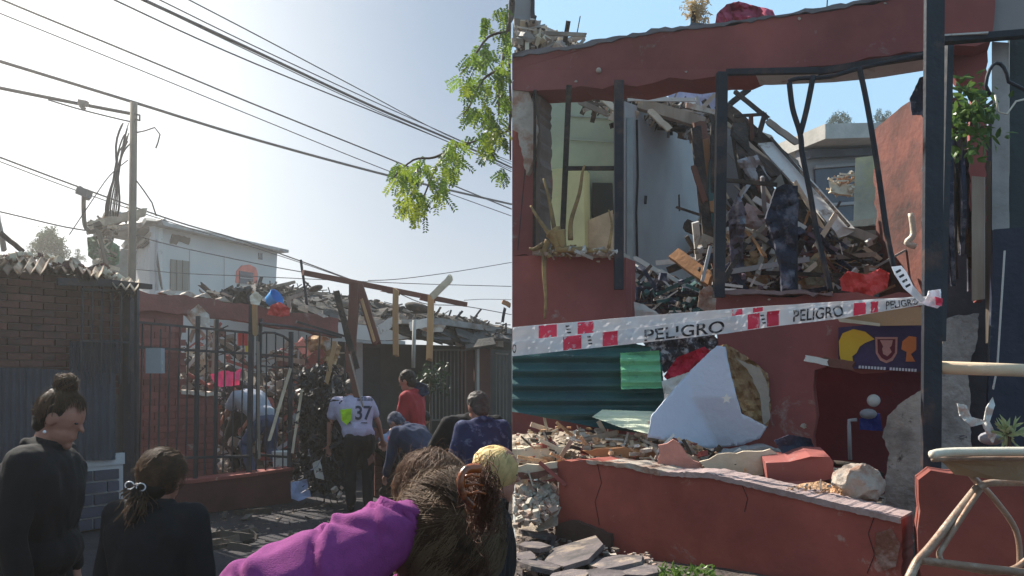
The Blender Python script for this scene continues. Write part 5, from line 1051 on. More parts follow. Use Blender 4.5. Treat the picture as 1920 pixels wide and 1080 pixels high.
pipe('cable_loop', [(1866, 178, 4.0), (1872, 210, 4.0), (1888, 214, 4.0), (1905, 190, 4.0), (1926, 185, 4.0)], .005, cream, label='thin pale cable looping beside the pale column', cat='cable')
m = MB(); m.tube([P(1758, 689, 3.62), P(1990, 697, 3.6)], .030, 14); m.build('bamboo_pole', bamboo, smooth=True, label='thick pale bamboo pole lying level right of the big post', cat='pole')
# white bow, pot and plant behind the chair
crumple('white_ribbon', [(1795, 756), (1812, 760), (1822, 782), (1845, 788), (1850, 764), (1862, 745), (1866, 760), (1856, 790), (1868, 815), (1862, 832), (1850, 812), (1842, 795), (1822, 800), (1800, 780)], 3.4, .04, offW, step=3, freq=12, label='white ribbon knotted in front of the navy door', cat='ribbon')
m = MB(); m.ell(P(1858, 822, 3.5), (Vector((.05, 0, 0)), Vector((0, .05, 0)), Vector((0, 0, .03)))); m.build('grey_bowl', M('bowl_grey', (.3, .3, .33)), smooth=True, label='grey bowl under the white ribbon', cat='bowl')
sp = empty('spiky_plant', P(1895, 850, 3.4), 'small spiky pale plant right of the white ribbon', 'plant'); m = MB()
for _ in range(40): leaf(m, P(1893+R.gauss(0, 8), 815+R.gauss(0, 8), 3.4), Vector((R.gauss(0, 1), R.gauss(0, .5), R.gauss(.5, .8))).normalized(), R.uniform(.05, .09), .008)
m.build('foliage', M('pale_leaf', (.42, .48, .25), trans=.3), sp); m = MB(); m.tube([P(1894, 870, 3.4), P(1893, 810, 3.4)], .008, 5); m.build('stem', bark, sp)
# ---- in front of the facade: sheets, cloth, banner
corrug('corrugated_sheet', [(962, 655), (1050, 650), (1170, 640), (1240, 655), (1245, 735), (1245, 790), (1200, 812), (1120, 802), (962, 772)], lambda x, y: 4.98-(y-650)*.0012, tealM, vert=False, pitch=27, amp=.018, step=4, label='large dark teal corrugated sheet lying against the red wall', cat='corrugated sheet')
corrug('corrugated_sheet', [(1163, 662), (1236, 657), (1241, 728), (1165, 730)], lambda x, y: 4.86-(y-650)*.0012, litTealM, vert=False, pitch=20, amp=.014, step=4, label='small light green piece coloured as a sunlit patch of the teal sheet', cat='corrugated sheet')  # patch of sun on the teal sheet, built as a lighter piece
corrug('corrugated_sheet', [(1110, 782), (1130, 768), (1235, 772), (1222, 815), (1160, 800)], lambda x, y: 4.75-(y-770)*.006, M('pale_corrugated', (.62, .66, .50), var=.1), vert=False, pitch=11, amp=.012, step=3, label='pale yellowish corrugated end below the teal sheet', cat='corrugated sheet')
crumple('patterned_cloth', [(1205, 640), (1240, 628), (1330, 620), (1350, 640), (1330, 680), (1290, 700), (1262, 690), (1245, 700), (1232, 680)], 4.95, .09, M('grey_print_cloth', (.05, .045, .055), col2=(.42, .38, .38), mscale=17, thr=.55, soft=.05), step=5, freq=9, label='black and grey patterned cloth heaped above the white sheet', cat='cloth')
crumple('crimson_cloth', [(1245, 705), (1270, 670), (1320, 650), (1335, 660), (1300, 700), (1262, 725)], 4.85, .08, crim, step=4, freq=9, label='bright crimson cloth between the painted sunlit patch and the white sheet', cat='cloth')
crumple('pale_splinter', [(1240, 715), (1300, 695), (1282, 722), (1262, 740), (1245, 738)], 4.8, .04, offW, step=4, label='pale torn scrap under the crimson cloth', cat='scrap')
ws = crumple('appliance_sheet', [(1345, 648), (1360, 650), (1368, 690), (1378, 730), (1390, 775), (1438, 800), (1425, 822), (1390, 835), (1330, 842), (1215, 820), (1222, 780), (1260, 735), (1300, 690)], lambda x, y: 4.55+.24*math.sin((x-1215)/150*1.3)-(y-650)*.0006-.0022*max(0, x-1296-max(0, y-745)*.55+max(0, 745-y)*.1), .012, M('white_enamel', (.46, .51, .62), var=.05, rough=.45), step=6, th=.02, freq=1.2, smooth=True, label='curved white enamel panel of a torn appliance, with a star sticker', cat='panel')
m = MB(); c0 = P(1357, 747, 4.52); pts = []
for i in range(10): a = math.pi/2+i*math.pi/5; r_ = .030 if i % 2 == 0 else .014; pts.append(c0+Vector((math.cos(a)*r_, 0, math.sin(a)*r_)))
pts = [p-Vector((0, .06, 0)) for p in pts]; m.prism(pts, Vector((0, .004, 0))); m.build('star_sticker', offW, label='small white star sticker on the curved white panel', cat='sticker')
crumple('torn_insulation', [(1342, 650), (1362, 645), (1400, 668), (1440, 700), (1446, 760), (1440, 800), (1400, 790), (1380, 740), (1362, 700)], 4.78, .07, tan, step=5, freq=10, label='torn yellow-brown insulation along the edge of the white panel', cat='insulation')
slab('foam_sheet', [(1380, 672), (1425, 690), (1442, 730), (1444, 785), (1432, 800), (1425, 740), (1405, 700)], Line(1370, 4.75, 1450, 4.7), .02, M('grey_brown_foam', (.38, .32, .27)), jag=8, label='thin foam sheet curling right of the torn insulation', cat='sheet')
# banner
bn = empty('banner', Rf(1650, 695, -.06), 'dark navy banner with a yellow animal shape and a shield crest on the red wall', 'banner')
slab('cloth', [(1572, 614), (1730, 600), (1730, 697), (1572, 690)], Rf, .01, banner, bn, off=.0)
slab('yellow_shape', [(1573, 640), (1580, 625), (1600, 617), (1622, 622), (1640, 636), (1622, 643), (1612, 650), (1606, 662), (1598, 668), (1600, 682), (1578, 680), (1574, 665)], Rf, .006, bYel, bn, off=-.008)
slab('shield', [(1641, 632), (1683, 632), (1682, 662), (1674, 676), (1662, 681), (1650, 676), (1642, 662)], Rf, .004, bPnk, bn, off=-.006)
slab('shield_inner', [(1645, 636), (1679, 636), (1678, 661), (1671, 671), (1662, 676), (1653, 671), (1646, 661)], Rf, .004, M('banner_wine', (.16, .03, .05)), bn, off=-.010)
slab('shield_mark', [(1650, 638), (1674, 638), (1672, 648), (1668, 652), (1672, 660), (1664, 668), (1656, 664), (1654, 654), (1656, 650)], Rf, .004, bPnk, bn, off=-.014)
slab('orange_mark', [(1692, 640), (1704, 630), (1718, 632), (1718, 656), (1708, 664), (1716, 678), (1698, 678), (1700, 660), (1690, 655)], Rf, .004, bOra, bn, off=-.006)
m = MB()
for i in range(19):
    if i == 9: continue
    x = 1610+i*5.8; m.bar(Rf(x, 688+i*.35, -.004), Rf(x+4, 688.2+i*.35, -.004), .016, .003)
m.build('lettering', bWht, bn)
cb = empty('cardboard_box', Rf(1650, 612, -.1), 'open cardboard box squashed above the navy banner', 'box')
slab('front', [(1590, 588), (1728, 578), (1728, 612), (1650, 613), (1574, 603)], Rf, .02, card, cb, off=-.12)
slab('rim', [(1573, 600), (1592, 582), (1598, 585), (1586, 600), (1650, 609), (1650, 614), (1576, 606)], Rf, .03, woodP, cb, off=-.14)
for a, b, w, mt, lb in (((1512, 672, 4.6), (1552, 680, 4.55), .035, offW, 'bright strip of wood end left of the banner'), ((1545, 678, 4.58), (1600, 686, 4.5), .05, woodR, 'red-brown board under the left end of the banner')):
    stick('board', a, b, w, w*.6, mt, lb, 'board')
m = MB(); m.sph(P(1638, 751, 4.6), .036, 14, 10); m.build('white_ball', M('white_ball', (.62, .62, .6)), smooth=True, label='white ball in the dark recess under the banner', cat='ball')
m = MB(); m.ell(P(1628, 776, 4.58), (Vector((.05, 0, 0)), Vector((0, .04, 0)), Vector((0, 0, .03)))); m.build('glass_bowl', M('bowl_grey', (.3, .3, .33)), smooth=True, label='greyish bowl just under the white ball', cat='bowl')
crumple('blue_cloth', [(1612, 785), (1650, 775), (1655, 808), (1612, 806)], 4.7, .05, M('deep_blue_cloth', (.03, .04, .22)), step=4, label='deep blue cloth under the greyish bowl', cat='cloth')
pipe('white_pipe', [(1606, 787, 4.6), (1592, 788, 4.6), (1592, 800, 4.6), (1594, 862, 4.6)], .011, M('pipe_grey', (.42, .40, .42)), label='small pale bent pipe in the dark recess', cat='pipe')
# ---- rough concrete column and big low wall
slab('concrete_column', [(1720, 735), (1732, 730), (1732, 990), (1690, 984), (1655, 968), (1660, 900), (1668, 850), (1654, 820), (1664, 780), (1690, 755)], Line(1650, 3.85, 1740, 3.75), .18, conc, jag=7, label='rough broken grey concrete column stump left of the big post', cat='column')
fw = empty('front_low_wall', Rl.at(1350, TZ), 'broken red low wall across the front of the right yard', 'wall')
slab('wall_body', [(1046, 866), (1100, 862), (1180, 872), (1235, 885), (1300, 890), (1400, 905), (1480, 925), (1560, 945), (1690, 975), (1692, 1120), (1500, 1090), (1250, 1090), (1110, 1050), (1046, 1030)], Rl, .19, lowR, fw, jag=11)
slab('plaster_edge', [(1100, 862), (1180, 868), (1235, 880), (1250, 884), (1240, 892), (1180, 878), (1102, 868)], Rl, .2, plast, fw, off=-.01, jag=7)
slab('plaster_edge', [(1240, 884), (1330, 886), (1400, 902), (1480, 920), (1560, 940), (1690, 970), (1690, 981), (1560, 952), (1480, 932), (1400, 912), (1330, 896), (1240, 892)], Rl, .21, M('edge_grey_rose', (.36, .27, .26), var=.3, bump=.7), fw, off=-.012, jag=5)
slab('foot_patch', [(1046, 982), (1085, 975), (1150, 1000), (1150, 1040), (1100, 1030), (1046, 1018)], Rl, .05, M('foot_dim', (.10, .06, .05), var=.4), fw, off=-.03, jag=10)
slab('red_side_wall', [(1722, 900), (1745, 882), (1990, 900), (1990, 1130), (1722, 1120)], Line(1700, 3.3, 1990, 3.1), .15, lowR, jag=30, label='red low wall behind the rusty folding chair', cat='wall')
for pts in ([(1120, 868), (1128, 905), (1116, 940), (1124, 985)], [(1640, 968), (1628, 1000), (1640, 1040), (1626, 1075)], [(1390, 905), (1402, 935), (1396, 960)]):
    m = MB(); m.tube([Rl(x, y, -.001) for x, y in pts], .0018, 4); m.build('crack', M('crack_dark', (.05, .02, .02)), fw)
crumple('exposed_core', [(1644, 1000), (1672, 992), (1688, 1020), (1680, 1062), (1655, 1070), (1640, 1040)], lambda x, y: Rl.D(x)-.012, .012, M('exposed_core', (.20, .085, .06), col2=(.3, .2, .17), mscale=12, bump=1), fw, step=4, freq=14)
# rubble yard between low wall and house
rubble('yard_rubble', [(962, 808), (1050, 800), (1240, 812), (1340, 845), (1450, 850), (1640, 880), (1655, 940), (1560, 930), (1300, 880), (1100, 858), (1046, 866), (1040, 900), (962, 905)], lambda x, y: 4.75-(y-850)*.004-(x-962)*.0009, 620, .008, .04, [plast, woodP, woodG, redD, offW, char, sand], 'broken plaster, laths and brick chips covering the right yard', flat=.5, sticks=.35, slen=6, spread=.2)
crumple('yard_mound', [(962, 815), (1060, 808), (1240, 818), (1350, 850), (1640, 885), (1660, 975), (1560, 955), (1300, 905), (1100, 880), (962, 915)], lambda x, y: 4.95-(y-850)*.005-(x-962)*.001, .06, M('pale_rubble_earth', (.36, .30, .24), var=.35, bump=1), step=7, kind='structure')
for pl_, D, mt, lb in (
    ([(1092, 845), (1160, 840), (1232, 848), (1228, 858), (1150, 862), (1110, 855)], 4.55, woodO, 'orange flat board behind the low wall left of the pink fragment'),  # board in plain orange timber colour
    ([(1250, 832), (1262, 824), (1320, 880), (1300, 886), (1234, 880), (1234, 835)], 4.25, M('rose_plaster', (.44, .20, .16), bump=.4), 'triangular pink-red wall fragment standing on the low wall'),
    ([(1312, 866), (1345, 852), (1445, 842), (1472, 858), (1450, 900), (1400, 905), (1330, 888)], 4.2, woodP, 'broad pale yellowish sheet behind the low wall'),
    ([(1340, 850), (1440, 838), (1478, 848), (1440, 860), (1350, 866)], 4.4, greyW, 'blue-grey flat sheet behind the pale yellowish one'),
    ([(962, 842), (1000, 836), (1060, 838), (1044, 868), (990, 872), (962, 868)], 4.7, woodP, 'pale flat board at the left edge of the right yard'),
    ([(962, 888), (1000, 886), (1045, 878), (1045, 886), (1000, 898), (962, 903)], 4.5, woodR, 'dark red-brown board edge at the left of the low wall'),
    ([(962, 876), (1044, 866), (1045, 880), (962, 892)], 4.52, woodP, 'pale board lying on the dark red-brown board')):
    LL = Line(pl_[0][0]-2, D, pl_[0][0]+200, D-.1); slab('wall_fragment' if 'fragment' in lb else 'board', pl_, LL, .03 if 'flat' not in lb else .22, mt, jag=12, label=lb, cat='fragment' if 'fragment' in lb else 'board')
m = MB(); a0 = P(1440, 888, 3.95); b0 = P(1560, 872, 3.85)
m.prism([P(1436, 868, 4.0), P(1480, 866, 3.95), P(1520, 856, 3.9), P(1556, 857, 3.88), P(1563, 866, 3.88), P(1562, 898, 3.88), P(1500, 908, 3.92), P(1440, 905, 4.0)], Vector((.03, .2, .03))); m.build('wall_block', redR, label='fallen red wall block with a sunlit top behind the low wall', cat='block')
m = MB(); q = []; 
m2 = MB(); m2.ell(P(1608, 908, 3.75), (Vector((.10, 0, .02)), Vector((0, .1, 0)), Vector((-.02, 0, .085))), 12, 9); mm2 = remesh(m2, .012, 1, .02, 14); mm2.build('concrete_lump', [plast], label='rough plaster lump at the right end of the low wall', cat='lump')
crumple('dark_rag', [(1452, 826), (1480, 815), (1520, 822), (1530, 850), (1500, 862), (1470, 855)], 4.1, .06, navyC, step=4, label='dark rag lying before the recess in the yard', cat='rag')
crumple('sand_heap', [(1478, 925), (1500, 908), (1540, 902), (1580, 915), (1600, 938), (1560, 945)], lambda x, y: 3.80-(y-905)*.003, .02, sand, step=4, label='orange sand heap on top of the low wall', cat='sand', kind='stuff')
rubble('sand_crumbs', [(1470, 915), (1560, 905), (1600, 935), (1560, 945), (1480, 930)], 3.72, 70, .006, .015, [sand, plast], 'orange crumbs scattered over the sand heap', spread=.1)
pipe('hose', [(1560, 868, 3.95), (1600, 872, 3.9), (1640, 886, 3.85), (1655, 892, 3.85)], .016, char, label='dark hose behind the rough plaster lump', cat='hose')
# left foot: gravel, flagstones, weeds
rubble('gravel_heap', [(962, 915), (1000, 905), (1042, 908), (1044, 960), (1000, 978), (970, 985), (962, 990)], lambda x, y: 4.6-(y-905)*.004, 520, .008, .028, [plast, M('gravel_rose', (.34, .24, .20)), M('gravel_pale', (.42, .38, .32))], 'heap of pale pinkish rubble left of the low wall', sticks=.05, spread=.12)
crumple('gravel_base', [(962, 908), (1045, 902), (1046, 985), (1000, 1000), (962, 1010)], lambda x, y: 4.75-(y-905)*.004, .04, M('pale_rubble_earth', (.36, .30, .24)), step=6, kind='structure')
m = MB(); m.bar(P(964, 1010, 4.2), P(964, 900, 4.6), .012, .012); m.build('white_strip', offW, label='thin pale strip at the left edge of the right view', cat='strip')
for k, (x, y, w, h_) in enumerate(((1008, 1005, 34, 8), (1000, 1028, 30, 13), (1078, 1045, 56, 24), (1010, 1066, 40, 14), (1150, 1060, 46, 16), (1010, 985, 26, 6), (1140, 1085, 50, 14), (985, 1050, 18, 9), (1068, 1085, 40, 10), (1205, 1078, 40, 10))):
    D = (CZ-TZ-.05)/(y-HZ)*F; q = []; n = R.choice((5, 6, 7)); tx = R.uniform(-.25, .25); ty = R.uniform(-.25, .1)
    for i in range(n):
        a = 2*math.pi*(i+R.uniform(-.3, .3))/n+k; r_ = R.uniform(.75, 1.25); X = x+w*math.cos(a)*r_; Y = y+h_*math.sin(a)*r_; D2 = (CZ-TZ-.06)/(Y-HZ)*F; q.append(P(X, Y, D2)+Vector((0, 0, tx*(X-x)/F*D2+ty*(y-Y)/F*D2*2+.02)))
    m = MB(); tl = Vector((R.uniform(-.01, .01), 0, -.022)); m.prism(q, tl); m.build('flagstone', stone, label='broken flagstone lying before the low wall', cat='flagstone', group='broken flagstones before the low wall')
rubble('stone_chips', [(962, 985), (1050, 980), (1200, 1020), (1260, 1090), (962, 1090)], lambda x, y: (CZ-TZ-.03)/(y-HZ)*F, 520, .006, .024, [stone, plast, dirt, M('gravel_rose', (.34, .24, .20))], 'stone chips and pebbles between the flagstones', flat=.6, sticks=.08, spread=0)
wd = empty('weeds', P(1270, 1085, 3.4), 'small green weeds at the foot of the low wall', 'weeds'); m = MB()
for _ in range(150): x = R.uniform(1235, 1340); D = 3.35+R.uniform(-.1, .1); leaf(m, P(x, 1078+R.uniform(-14, 12), D), Vector((R.gauss(0, 1), R.gauss(-.3, .5), abs(R.gauss(.5, .6)))).normalized(), R.uniform(.02, .05), .006)
m.build('foliage', leafG, wd)
# ---- barrier tape
def tape(name, ctr, width, label, blocks, texts, twist=0, syms=()):
    pp = ctr; xs = [c[0] for c in pp]
    def ev(x):
        for i in range(len(pp)-1):
            if pp[i][0] <= x <= pp[i+1][0] or i == len(pp)-2:
                t = (x-pp[i][0])/(pp[i+1][0]-pp[i][0]); q = [pp[i][k]+(pp[i+1][k]-pp[i][k])*t for k in range(4)]; return q
    def T(x, v, off=0):
        _, y, D, wk = ev(x); a = twist*noise.noise(Vector((x*.012, 3.3, twist)))
        return P(x, y, D)+Vector((0, math.sin(a)*v*width/2*wk-off+.014*noise.noise(Vector((x*.03, v, 1)))+.008*noise.noise(Vector((x*.11, v*1.6, 4))), math.cos(a)*v*width/2*wk))
    root = empty(name, T(xs[0], 0), label, 'tape'); n = int((xs[-1]-xs[0])/8)
    def strip(nm, x0, x1, v0, v1, off, mat, th=.0006):
        m = MB(); n = max(2, int((x1-x0)/7)); q = []; 
        for i in range(n+1):
            x = x0+(x1-x0)*i/n
            for j in range(5): q.append(T(x, v0+(v1-v0)*j/4, off))
        N_ = len(q); q += [p+Vector((0, th, 0)) for p in q]; f = []
        for i in range(n):
            for j in range(4): a = i*5+j; f.append((a, a+1, a+6, a+5)); f.append((a+N_, a+5+N_, a+6+N_, a+1+N_))
        m.add(q, f); return m.build(nm, mat, root, smooth=True)
    strip('tape_film', xs[0], xs[-1], -1, 1, 0, tapeW)
    for x0, x1 in blocks: strip('red_block', x0, x1, -.92, .88, .002, tapeR)
    for x0, x1, s, hv in texts:
        cu = bpy.data.curves.new('t', 'FONT'); cu.body = s; cu.size = 1; cu.offset = .012; ob = bpy.data.objects.new('t', cu); COL.objects.link(ob)
        dg = bpy.context.evaluated_depsgraph_get(); me = bpy.data.meshes.new_from_object(ob.evaluated_get(dg)); bpy.data.objects.remove(ob)
        X = [v.co.x for v in me.vertices]; Y = [v.co.y for v in me.vertices]; m = MB()
        m.add([T(x0+(v.co.x-min(X))/(max(X)-min(X))*(x1-x0), hv[0]+(v.co.y-min(Y))/(max(Y)-min(Y))*(hv[1]-hv[0]), .004) for v in me.vertices], [tuple(p.vertices) for p in me.polygons]); m.build('lettering', tapeK, root)
    for x in syms:
        m = MB()
        for k in range(3): m.add([T(x-5+k*1.5, .6-k*.45, .004), T(x+2+k*1.5, .6-k*.45, .004), T(x+3+k*1.5, .4-k*.45, .004), T(x-4+k*1.5, .4-k*.45, .004)], [(0, 1, 2, 3)])
        m.build('print_mark', tapeK, root)
    return T
tape('barrier_tape', [(961, 627, 4.55, 1), (1200, 607, 4.35, 1), (1440, 588, 4.05, .95), (1600, 576, 3.85, .8), (1742, 562, 3.6, .45)], .082, 'rear run of the white and red danger tape, half hidden by the front run', [(1010, 1044), (1083, 1113), (1372, 1392), (1412, 1430)], [], .5, (1065,))
tape('barrier_tape', [(961, 654, 4.4, 1), (1150, 634, 4.2, 1), (1360, 610, 3.95, 1), (1440, 598, 3.85, .98), (1578, 583, 3.72, .85), (1700, 568, 3.6, .5), (1742, 562, 3.54, .4)], .082, 'front run of the white and red danger tape with black lettering', [(1056, 1090), (1130, 1158), (1402, 1424), (1438, 1460), (1600, 1622), (1632, 1646)],
     [(1208, 1358, 'PELIGRO', (-.85, .6)), (1487, 1580, 'PELIGRO', (-.75, .75)), (1660, 1722, 'PELIGRO', (-.75, .75)), (961, 968, 'O', (-.6, .6))], .3, (1105, 1430))
te = empty('tape_end', P(1700, 560, 3.5), 'loose end of danger tape sticking up left of the big post', 'tape')
m = MB(); q = [(1672, 500), (1690, 498), (1700, 510), (1712, 535), (1735, 562), (1726, 568), (1708, 552), (1694, 540), (1678, 515)]; m.prism([P(x, y, 3.5+.05*math.sin(x*.1)) for x, y in q], Vector((0, .003, 0))); m.build('tape_film', tapeW, te)
for k in range(4): x, y = 1683+k*6, 508+k*9; m = MB(); m.add([P(x-4, y+1, 3.43), P(x+5, y-4, 3.43), P(x+7, y, 3.43), P(x-2, y+5, 3.43)], [(0, 1, 2, 3)]); m.build('print_mark', tapeK, te)
crumple('tape_knot', [(1742, 545), (1764, 542), (1766, 572), (1758, 578), (1742, 574), (1726, 568), (1738, 558)], 3.5, .03, tapeW, step=3, freq=16, label='white tape knot wrapped round the big post', cat='knot')
crumple('tape_knot', [(1754, 556), (1768, 560), (1766, 574), (1756, 572)], 3.46, .02, tapeR, step=3, freq=16, label='red printed bit of the tape knot on the big post', cat='knot')
# ---- rusty folding chair
ch = empty('folding_chair', P(1830, 1150, 2.6), 'rusty tubular folding chair tipped at the bottom right corner', 'chair')
def ct(name, pts, r, mat=rust, D=2.6, sm=4):
    m = MB(); m.tube(smoothpath([P(p[0], p[1], p[2] if len(p) > 2 else D) for p in pts], sm), r, 10); return m.build(name, mat, ch, smooth=True)
ct('outer_leg', [(1690, 1115, 2.5), (1712, 1068, 2.52), (1722, 1050, 2.53), (1745, 1025, 2.55), (1790, 968, 2.6), (1832, 915, 2.65)], .014)
ct('back_loop', [(1832, 915, 2.65), (1850, 907, 2.65), (1880, 905, 2.65), (1990, 905, 2.65)], .012)
ct('inner_loop', [(1838, 918, 2.62), (1800, 975, 2.58), (1770, 1022, 2.56), (1761, 1040, 2.55), (1770, 1056, 2.55), (1800, 1063, 2.55), (1860, 1073, 2.53), (1900, 1066, 2.53), (1930, 1045, 2.53), (1990, 1000, 2.53)], .009)
ct('bottom_rail', [(1722, 1050, 2.53), (1800, 1060, 2.52), (1990, 1082, 2.5)], .013)
ct('rear_loop', [(1800, 872, 2.8), (1836, 905, 2.8), (1872, 945, 2.8), (1905, 995, 2.8), (1912, 1050, 2.8), (1905, 1085, 2.8)], .010)
ct('strut', [(1800, 866, 2.68), (1838, 912, 2.66)], .010)
m = MB(); m.prism([P(1746, 846, 2.62), P(1990, 842, 2.55), P(1990, 905, 2.55), P(1880, 900, 2.6), P(1838, 896, 2.63), P(1790, 890, 2.66), P(1762, 862, 2.66)], Vector((.02, .02, 0))); m.build('seat_panel', M('brown_panel', (.26, .17, .10), col2=(.36, .28, .19), mscale=5), ch)
ct('seat_edge', [(1746, 853, 2.58), (1790, 847, 2.58), (1990, 846, 2.5)], .014, cream)
ct('seat_edge_lower', [(1748, 862, 2.6), (1800, 860, 2.6), (1990, 860, 2.52)], .008, rust)
# ================================================================== PEOPLE
GP = 'onlookers and helpers at the wreck'
# inside the fence, bending man in pale shirt and jeans
person('man in pale grey shirt and jeans bending over behind the street fence', 500, 10.9, .22, 1.72, -60, lean=48, head=(60, 0), crouch=.12, arms=((-.1, .42, .42), (.12, .40, .38)), feet=((.10, .05), (.08, -.12)), top=whiteC, legs=denim, hair=hairK, bulk=1.15, short=True)
person('person in black and white patterned top holding the pink bag behind the fence', 452, 11.6, .22, 1.62, -70, lean=15, head=(25, 0), arms=((-.08, .26, .60), (.10, .28, .58)), top=pattC, legs=blackC, hair=hairK, crouch=.04)
crumple('pink_bag', [(394, 702), (410, 698), (420, 694), (440, 698), (452, 690), (448, 722), (412, 726), (400, 716)], 11.0, .06, pink, step=4, label='bright pink plastic bag held behind the street fence', cat='bag')
# man in numbered jersey
rt, J = person('man in white and lilac football jersey numbered 37, seen from behind', 674, 9.6, .0, 1.66, -14, lean=26, slean=-9, head=(30, 0), arms=((-.22, .16, .42), (.2, .22, .44)), top=lilacC, legs=blackC, hair=hairG, bald=False, bulk=1.12, short=True, vox=.010)
shirt = [c for c in rt.children if c.name.startswith('shirt')][0]
dg = bpy.context.evaluated_depsgraph_get(); off = wpos(shirt)
bv = BVHTree.FromPolygons([v.co+off for v in shirt.data.vertices], [tuple(p.vertices) for p in shirt.data.polygons])
def decal(body, px, py, hpx, D, mat, name, root, wpx=None):
    cu = bpy.data.curves.new('t', 'FONT'); cu.body = body; cu.size = 1; cu.offset = .02; ob = bpy.data.objects.new('t', cu); COL.objects.link(ob)
    me = bpy.data.meshes.new_from_object(ob.evaluated_get(bpy.context.evaluated_depsgraph_get())); bpy.data.objects.remove(ob)
    bm = bmesh.new(); bm.from_mesh(me); bmesh.ops.triangulate(bm, faces=bm.faces); bmesh.ops.subdivide_edges(bm, edges=[e for e in bm.edges if e.calc_length() > .2], cuts=2); 
    X = [v.co.x for v in bm.verts]; Y = [v.co.y for v in bm.verts]; cam_ = Vector((0, 0, CZ)); vs = []
    w_ = wpx or hpx*(max(X)-min(X))/(max(Y)-min(Y))
    for v in bm.verts:
        x = px+((v.co.x-min(X))/(max(X)-min(X))-.5)*w_; y = py-((v.co.y-min(Y))/(max(Y)-min(Y))-.5)*hpx
        d = (P(x, y, D)-cam_).normalized(); h = bv.ray_cast(cam_, d); vs.append((h[0] if h[0] else P(x, y, D))-d*.006)
    m = MB(); m.add(vs, [tuple(q.index for q in p.verts) for p in bm.faces]); bm.free(); m.build(name, mat, root)
decal('37', 682, 774, 27, 9.6, navy2, 'number', rt, 32); decal('=====', 685, 748, 6, 9.6, navy2, 'name_print', rt, 30)
crumple('neon_bag', [(638, 768), (660, 766), (658, 788), (650, 797), (640, 788)], 9.5, .03, neon, step=3, label='neon yellow-green plastic bag held by the man in the numbered jersey', cat='bag')
person('person in light blue shirt bending behind the man in the numbered jersey', 716, 10.6, .0, 1.6, 70, lean=55, head=(60, 0), crouch=.18, top=lblueC, legs=blackC, hair=hairK, short=True)
person('person in red jacket with navy hood standing in profile', 778, 9.4, .0, 1.70, -75, lean=4, head=(18, 0), arms=((-.12, .14, .48), (.14, .10, .48)), top=redC, legs=blackC, hair=hairK, hood=False, bulk=1.05)
crumple('navy_hood', [(772, 722), (785, 716), (800, 722), (804, 738), (792, 744), (776, 736)], 9.38, .05, navy2, step=3, th=.05, label='navy hood hanging on the shoulders of the red jacket', cat='hood')
person('person in dark navy jacket and cap bending in the middle of the crowd', 812, 8.6, .0, 1.55, -60, lean=50, head=(55, 0), crouch=.10, arms=((-.1, .35, .3), (.1, .35, .3)), top=navy2, legs=blackC, hair=navyC, bulk=1.25)
person('person in black jacket stooping behind the man in blue camouflage', 862, 7.6, .0, 1.62, 150, lean=34, head=(30, 0), crouch=.05, top=blackC, legs=blackC, hair=hairK, bulk=1.45)
person('short-haired man in blue camouflage shirt at the right of the crowd', 916, 5.9, .0, 1.54, -25, lean=14, head=(22, -10), crouch=.0, top=camoC, legs=blackC, hair=hairG, bulk=1.0, vox=.010, arms=((-.15, .12, .48), (.13, .12, .48)))
# ---- foreground
# woman with a bun, profile to the right
rA, JA = person('woman with a dark bun and black top in profile at the lower left', 70, 3.35, .0, 1.60, 78, lean=3, head=(22, 6), arms=((-.14, .05, .48), (.15, .02, .48)), top=blackC, legs=blackC, hair=None, bulk=1.3, vox=.008)
m = MB(); h = JA['h']; hc, hf, hu, hr = JA['hc'], JA['hf'], JA['hu'], JA['hr']
m.ell(hc+hu*.022*h-hf*.014*h, (hr*.050*h, hf*.054*h, hu*.056*h), 16, 12); m.ell(hc-hu*.01*h-hf*.034*h, (hr*.042*h, hf*.03*h, hu*.045*h), 12, 8)
m.sph(hc+hu*.086*h-hf*.022*h, .021*h, 12, 8); remesh(m, .006, 3, .003, 30).build('hair', hairK, rA, smooth=True)
strands('hair_strands', rA, hairB, JA, (0, -.25, 1), 3000, lift=1.035, w=.0007, wave=.004, fly=90, flyl=.05, lowcut=-.6, rad=(.052, .059, .062))
m = MB()
for _ in range(130):                                             # bun locks
    c0 = hc+hu*.088*h-hf*.022*h; a = Vector((R.gauss(0, 1), R.gauss(0, 1), R.gauss(0, 1))).normalized(); b = a.cross(Vector((R.gauss(0, 1), R.gauss(0, 1), R.gauss(0, 1)))).normalized(); rr = .023*h*R.uniform(.95, 1.25); s0 = R.uniform(0, 6)
    m.tube([c0+(a*math.cos(s0+t*.35)+b*math.sin(s0+t*.35))*rr*(1+.06*t*R.random()) for t in range(8)], .0011, 3)
m.build('bun_locks', hairB, rA, smooth=True)
m = MB(); e = hc+hr*.052*h*1+-hu*.035*h-hf*.004*h; m.sph(e, .007, 8, 6); m.build('earring', clipW, rA, smooth=True)
